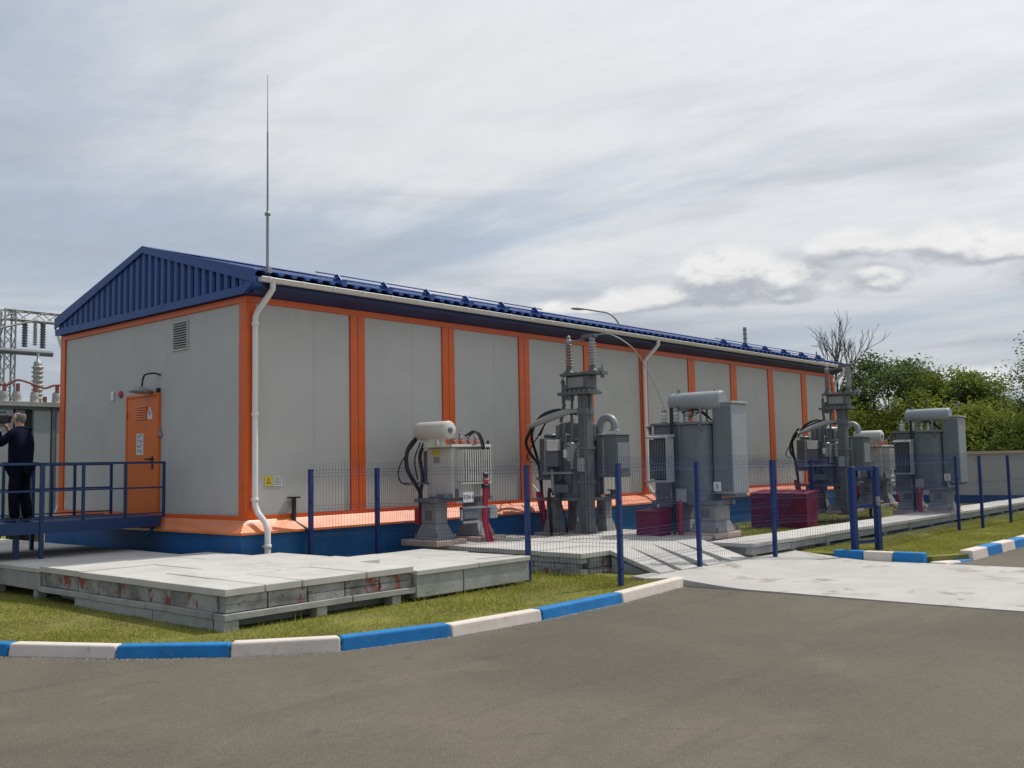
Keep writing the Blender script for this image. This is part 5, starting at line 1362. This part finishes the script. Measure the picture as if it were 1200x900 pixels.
# cropped hair over the back and sides, ear, nose
hr = MB().lathe((0.025, 0, 1.605), [(0.080, -0.075), (0.094, -0.03), (0.097, 0.0), (0.094, 0.03), (0.080, 0.05)], 18)
hv = []
for x, y, z in hr.v:
    if x > 0.055: x = 0.055 - (x - 0.055)
    hv.append((x, y * 0.88, z))
hr.v = hv; hr.build('hair', 'hair_grey', person)
for s in (-1, 1):
    MB().lathe((0.045, s * 0.085, 1.60), [(0.012, -0.03), (0.022, -0.015), (0.024, 0.015), (0.012, 0.03)], 8).build('ear', 'skin', person)
    ey = MB().lathe((0.128, s * 0.032, 1.615), [(0.003, -0.010), (0.010, -0.004), (0.010, 0.004), (0.003, 0.010)], 8).build('eye', 'ink_dark', person)
MB().hexa([(0.12, -0.016, 1.565), (0.155, -0.010, 1.572), (0.155, 0.010, 1.572), (0.12, 0.016, 1.565), (0.12, -0.010, 1.63), (0.128, -0.006, 1.63), (0.128, 0.006, 1.63), (0.12, 0.010, 1.63)]).build('nose', 'skin', person, bevel=0.006)
MB().box(0.118, 0.129, -0.025, 0.025, 1.535, 1.545).build('mouth', 'lamp_red', person)
# five fingers on each hand, curled round the camera grip
for (hx, hy, hz, sgn) in ((0.35, 0.03, 1.49, 1), (0.31, -0.09, 1.50, -1)):
    for k in range(4):
        ln_ = (0.062, 0.072, 0.067, 0.052)[k]; z = hz + 0.035 - k * 0.021
        MB().tube([(hx, hy, z), (hx + ln_ * .55, hy + sgn * -0.01, z), (hx + ln_ * .9, hy - sgn * 0.03, z - 0.004), (hx + ln_ * .75, hy - sgn * 0.052, z - 0.006)], 0.0095, 6, taper=0.75).build('finger', 'skin', person)
    MB().tube([(hx - 0.015, hy, hz + 0.03), (hx + 0.01, hy - sgn * 0.03, hz + 0.05), (hx + 0.045, hy - sgn * 0.045, hz + 0.045)], 0.011, 6, taper=0.8).build('thumb', 'skin', person)
vc = thing('video_camera', 'black video camera held up to the filming man\'s face', 'camera', person.location, person.rotation_euler.z)
MB().box(0.20, 0.48, -0.075, -0.005, 1.52, 1.64).build('camera_body', 'plastic_black', vc, bevel=0.012)
MB().cyl((0.48, -0.04, 1.58), (0.60, -0.04, 1.58), 0.042, 0.05, 14).build('lens', 'plastic_black', vc)
MB().cyl((0.145, -0.035, 1.615), (0.20, -0.035, 1.61), 0.022, n=10).build('viewfinder', 'plastic_black', vc)
MB().tube([(0.24, -0.04, 1.64), (0.26, -0.04, 1.69), (0.42, -0.04, 1.69), (0.45, -0.04, 1.64)], 0.012, 6).build('carry_handle', 'plastic_black', vc)

# ------------------------------------------------------------------ trees beyond the wall


def add_leaves(verts, faces, centres, sizes):
    """one folded leaf (two triangles) per centre, random attitude"""
    n = len(centres)
    d = rng.normal(size=(n, 3)); d[:, 2] *= 0.55; d /= np.linalg.norm(d, axis=1)[:, None]
    e = rng.normal(size=(n, 3)); e -= d * (e * d).sum(1)[:, None]; e /= np.linalg.norm(e, axis=1)[:, None]
    s = sizes[:, None]
    a = centres - d * s; c = centres + d * s; b1 = centres + e * s * .55; b2 = centres - e * s * .55
    b1[:, 2] += 0.15 * sizes
    V = np.stack([a, b1, c, b2], 1).reshape(-1, 3)
    o = sum(len(v) for v in verts)
    F = (np.arange(n)[:, None] * 4 + np.arange(4)[None]) + o
    verts.append(V); faces.append(F)


def big_mesh(name, V, F, m):
    me = bpy.data.meshes.new(name); k = F.shape[1]
    me.vertices.add(len(V)); me.vertices.foreach_set('co', V.astype(np.float32).ravel())
    me.loops.add(F.size); me.loops.foreach_set('vertex_index', F.astype(np.int32).ravel())
    me.polygons.add(len(F)); me.polygons.foreach_set('loop_start', np.arange(0, F.size, k, dtype=np.int32)); me.polygons.foreach_set('loop_total', np.full(len(F), k, dtype=np.int32))
    me.update(calc_edges=True); me.materials.append(MATS[m])
    return me


def grow(mb, tips, p, d, length, r, level, spread, rnd, up=0.25, shrink=0.68):
    pts = [p]; q = Vector(p); dd = Vector(d)
    for k in range(3):
        dd = (dd + Vector((rnd.gauss(0, .13), rnd.gauss(0, .13), rnd.gauss(0, .08) + up * 0.12))).normalized()
        q = q + dd * (length / 3); pts.append(q.copy())
    mb.tube(pts, r, 5, taper=0.62)
    if level == 0:
        tips.append((q, dd)); return
    if level <= 2: tips.append((pts[2], dd))
    for k in range(3 if level > 1 else 3):
        ax = dd.orthogonal().normalized(); ax.rotate(Matrix.Rotation(rnd.uniform(0, 6.28), 3, dd))
        nd = (dd * math.cos(spread * rnd.uniform(.6, 1.2)) + ax * math.sin(spread * rnd.uniform(.6, 1.2))).normalized()
        base = pts[-1] if k else pts[2]
        grow(mb, tips, base, nd, length * shrink * rnd.uniform(.8, 1.15), r * 0.6, level - 1, spread, rnd, up, shrink)


def tree(label, x, y, height, width, m, seed, leaf=0.11, per=70, clump=0.42, levels=3, trunk_frac=0.3, base=-1.0, flat=1.0, group='trees beyond the boundary wall', name='leafy_tree', dense=0):
    rnd = random.Random(seed)
    t = thing(name, label, 'tree', (x, y, base), 0, group)
    mb = MB(); tips = []
    h0 = height * trunk_frac
    mb.tube([(0, 0, 0), (rnd.uniform(-.1, .1), rnd.uniform(-.1, .1), h0 * .5), (rnd.uniform(-.15, .15), rnd.uniform(-.15, .15), h0)], 0.03 * height * .45, 8, taper=0.7)
    for k in range(5):
        a = 2 * math.pi * k / 5 + rnd.uniform(-.4, .4); tilt = rnd.uniform(.25, .95) * (width / height) * 1.2 + (0 if k else -0.3)
        d = Vector((math.cos(a) * math.sin(tilt), math.sin(a) * math.sin(tilt), math.cos(tilt)))
        grow(mb, tips, Vector((0, 0, h0 * rnd.uniform(.75, 1.0))), d, (height - h0) * 0.40, 0.0085 * height, levels - 1, 0.62, rnd)
    mb.build('trunk', 'bark', t)
    C = np.array([tuple(q) for q, _ in tips])
    # fit the limb tips to the wanted height and spread
    if dense:
        n = dense; th = rng.uniform(0, 2 * np.pi, n); rr = np.sqrt(rng.uniform(0.05, 1, n)) * width * .5; zz = rng.uniform(0.10, 1.0, n)
        prof = np.sqrt(np.clip(1 - (np.abs(zz - .38) / .66) ** 2.2, 0.05, 1))
        ex = np.stack([np.cos(th) * rr * prof, np.sin(th) * rr * prof, zz * height * .95], 1)
        C = np.concatenate([C, ex])
    cl = []; sz = []
    for c in C:
        n = int(per * rnd.uniform(.5, 1.3)); s = clump * rnd.uniform(.6, 1.25)
        pts = rng.normal(size=(n, 3)) * s * np.array([.55, .55, .42 * flat]) + c
        cl.append(pts); sz.append(leaf * rng.uniform(.6, 1.3, n))
    P_ = np.concatenate(cl); S2 = np.concatenate(sz)
    vs, fs = [], []
    add_leaves(vs, fs, P_, S2)
    me = big_mesh('crown', np.concatenate(vs), np.concatenate(fs), m)
    o = bpy.data.objects.new('crown', me); COL.objects.link(o); o.parent = t
    return t


tree('tall open ash-like tree rising above the bushes right of the building end', 38.5, 4.05, 7.4, 3.8, 'leaf_dark', 3, leaf=0.07, per=90, clump=0.46, levels=4, trunk_frac=0.34)
tree('yellow-green bushy tree just right of the building end', 36.5, 5.0, 4.5, 3.8, 'leaf_fresh', 5, leaf=0.07, per=260, clump=0.58, dense=75, trunk_frac=0.15)
tree('bright green bushy tree in the middle of the tree row', 36.0, 2.6, 4.3, 3.8, 'leaf_fresh', 6, leaf=0.07, per=260, clump=0.58, dense=75, trunk_frac=0.15)
tree('pointed mid green tree above the drum of the far grey transformer', 38.5, 1.2, 5.9, 2.2, 'leaf_mid', 8, leaf=0.07, per=130, clump=0.40, levels=4, dense=40, trunk_frac=0.2)
tree('broad green bushy tree above the right part of the wall', 36.0, -0.2, 4.05, 4.2, 'leaf_fresh', 9, leaf=0.07, per=260, clump=0.60, dense=85, trunk_frac=0.15)
tree('low mid green bush tree close above the wall coping', 35.0, -2.2, 3.2, 4.0, 'leaf_mid', 11, leaf=0.07, per=260, clump=0.58, dense=70, trunk_frac=0.12)
tree('dark rounded tree top showing behind the bright bushes', 43.0, -0.4, 5.2, 3.0, 'leaf_dark', 12, leaf=0.065, per=80, clump=0.46, levels=4, dense=26, trunk_frac=0.2)
tree('sparse dark tree with drooping twigs at the right edge', 36.5, -4.3, 7.2, 2.3, 'leaf_dark', 14, leaf=0.06, per=62, clump=0.50, levels=4, trunk_frac=0.25)
tree('green bushy tree half hidden behind the building end', 37.5, 7.0, 4.3, 3.6, 'leaf_mid', 15, leaf=0.07, per=230, clump=0.55, dense=60, trunk_frac=0.15)
for k, (x, y, h, m2) in enumerate(((36, -6.2, 4.4, 'leaf_fresh'), (37, -8.4, 5.2, 'leaf_mid'), (36, -11.5, 4.6, 'leaf_fresh'))):
    tree(('green bushy tree just past the right edge tree, beyond the wall', 'taller green bushy tree well right of the wall in view', 'small green bushy tree farthest right beyond the wall')[k], x, y, h, 4.0, m2, 30 + k, leaf=0.065, per=120, clump=0.6, dense=65, trunk_frac=0.15)
# leafless tree behind the far end of the roof
bt = thing('bare_tree', 'leafless tree with thin upright twigs behind the far roof end', 'tree', (37.5, 6.35, -1.0), 0, None)
rnd = random.Random(21); mb = MB(); tips = []
mb.tube([(0, 0, 0), (0.05, 0, 2.5), (0.0, 0.05, 4.9)], 0.13, 7, taper=0.6)
for k in range(8):
    a = k * 1.05 + rnd.uniform(-.3, .3); tl = rnd.uniform(.15, .62)
    grow(mb, tips, Vector((0, 0.05, 4.0 + 0.11 * k)), Vector((math.cos(a) * math.sin(tl), math.sin(a) * math.sin(tl), math.cos(tl))), 1.75, 0.042, 3, 0.40, rnd, up=0.8, shrink=0.66)
mb.build('trunk', 'bark_dead', bt)
# two more dead stems close to the building end
ds = thing('bare_sapling', 'thin leafless sapling between the roof end and the far insulator post', 'tree', (27.0, 2.35, -1.0))
mb = MB(); tips = []
mb.tube([(0, 0, 0), (0.05, 0.03, 2.2), (0.0, -0.05, 4.1)], 0.055, 6, taper=0.6); mb.tube([(0.1, -0.2, 0), (0.18, -0.25, 2.0), (0.1, -0.3, 3.9)], 0.05, 6, taper=0.6)
grow(mb, tips, Vector((0.0, -0.05, 3.9)), Vector((0, 0.1, 1)), 0.8, 0.028, 2, 0.45, rnd, up=0.5)
mb.build('trunk', 'bark_dead', ds)
# far-off belt of woodland on the horizon
vs, fs = [], []
n = 16000
a_ = rng.uniform(-0.75, 2.3, n); dist = rng.uniform(240, 330, n)
hgt = 5 + 2.5 * np.sin(a_ * 23) + 2.0 * np.sin(a_ * 57 + 1) + 1.5 * np.sin(a_ * 131)
P_ = np.stack([np.cos(a_) * dist, np.sin(a_) * dist, -1 + rng.uniform(0, 1, n) ** 0.8 * np.clip(hgt, 2, 20)], 1)
add_leaves(vs, fs, P_, rng.uniform(1.0, 2.4, n))
wd = bpy.data.objects.new('woodland', big_mesh('woodland', np.concatenate(vs), np.concatenate(fs), 'leaf_mid')); COL.objects.link(wd); wd['kind'] = 'stuff'
wd['label'] = 'far dark belt of woodland on the horizon'

# ------------------------------------------------------------------ grass blades on the lawn


def inside(poly, X, Y):
    c = np.zeros(len(X), bool); j = len(poly) - 1
    for i in range(len(poly)):
        xi, yi = poly[i]; xj, yj = poly[j]
        c ^= ((yi > Y) != (yj > Y)) & (X < (xj - xi) * (Y - yi) / (yj - yi + 1e-12) + xi); j = i
    return c


def blades(name, x0, x1, y0, y1, n, m, hmin, hmax, keep_out, zb=GZ, clump=True, must=None):
    X = rng.uniform(x0, x1, n); Y = rng.uniform(y0, y1, n)
    dens = 0.5 + 0.5 * np.sin(X * 2.3 + np.sin(Y * 1.7) * 1.5) * np.sin(Y * 2.9 + np.sin(X * 1.3))
    k = inside(lp_in, X, Y) & (rng.uniform(0, 1, n) < (0.35 + 0.65 * dens) if clump else True)
    for (a, b_, c, d) in keep_out: k &= ~((X > a) & (X < b_) & (Y > c) & (Y < d))
    X, Y = X[k], Y[k]; n = len(X)
    h = rng.uniform(hmin, hmax, n) * (0.7 + 0.6 * dens[k]); w = rng.uniform(0.004, 0.008, n); a = rng.uniform(0, 2 * np.pi, n); ln_ = rng.normal(0, .5, (n, 2)) * h[:, None]
    z = np.full(n, zb - 0.004)
    A = np.stack([X - np.cos(a) * w, Y - np.sin(a) * w, z], 1); B = np.stack([X + np.cos(a) * w, Y + np.sin(a) * w, z], 1)
    Cc = np.stack([X + ln_[:, 0], Y + ln_[:, 1], z + h], 1)
    V = np.stack([A, B, Cc], 1).reshape(-1, 3)
    o = bpy.data.objects.new(name, big_mesh(name, V, np.arange(3 * n).reshape(-1, 3), m)); COL.objects.link(o)
    o['kind'] = 'stuff'
    return o


gp = []
for i in range(len(kerb_front) - 1):
    a = np.array(kerb_front[i]); b_ = np.array(kerb_front[i + 1]); n = int(np.linalg.norm(b_ - a) * 260)
    tt = rng.uniform(0, 1, n)[:, None]; d = (b_ - a) / np.linalg.norm(b_ - a); nr = np.array([d[1], -d[0]])
    gp.append(a + (b_ - a) * tt + nr * np.abs(rng.exponential(0.035, n))[:, None])
gp = np.concatenate(gp); n = len(gp)
gs = rng.uniform(0.002, 0.008, n)[:, None, None]
base = np.array([(1, 0, 0), (0, 1, 0), (-1, 0, 0), (0, -1, 0), (0, 0, 0.9)])[None] * (1 + rng.uniform(-.3, .3, (n, 5, 1)))
V = (np.concatenate([gp, np.full((n, 1), RZ + 0.001)], 1)[:, None, :] + base * gs).reshape(-1, 3)
F = (np.arange(n)[:, None, None] * 5 + np.array([(0, 1, 4), (1, 2, 4), (2, 3, 4), (3, 0, 4)])[None]).reshape(-1, 3)
gr = bpy.data.objects.new('grit', big_mesh('grit', V, F, 'pier_concrete')); COL.objects.link(gr); gr['kind'] = 'stuff'
lp_in = inset(kerb_front, 0.20) + [(3.2, -5.1), (3.2, -4.9), (7.0, -4.9), (7.3, -5.1), (8.3, -5.0), (8.35, -7.2), (9.1, -7.5), (60, -7.5), (60, 30), (-11, 30), (-10, 10)]
KO = [(-2.85, -0.25, -3.93, 0.5), (-2.8, 2.0, -3.95, -1.8), (-2.8, -0.6, 0.4, 9), (3.05, 7.6, -4.05, -0.8), (3.2, 6.6, -5.3, -4.0), (6.6, 27, -5.0, -4.25), (-0.2, 22.1, -0.2, 6.6)]
blades('grass', -6.5, 3.4, -5.7, 2.5, 190000, 'blade_green', 0.014, 0.034, KO)
blades('grass', 8.2, 22, -7.7, -4.9, 80000, 'blade_green', 0.018, 0.045, KO)
blades('grass', 2.0, 24, -4.3, -0.2, 60000, 'blade_green', 0.03, 0.09, KO)
blades('dry_grass', -6.5, 3.4, -5.7, 2.0, 26000, 'blade_dry', 0.014, 0.032, KO)
blades('dry_grass', 8.2, 20, -7.5, -4.9, 16000, 'blade_dry', 0.02, 0.05, KO)
blades('tall_weeds', -3.2, 3.4, -4.6, -3.7, 420, 'blade_green', 0.05, 0.13, KO, clump=False)
blades('tall_weeds', 2.0, 3.1, -5.0, -1.0, 260, 'blade_green', 0.06, 0.22, KO, clump=False)
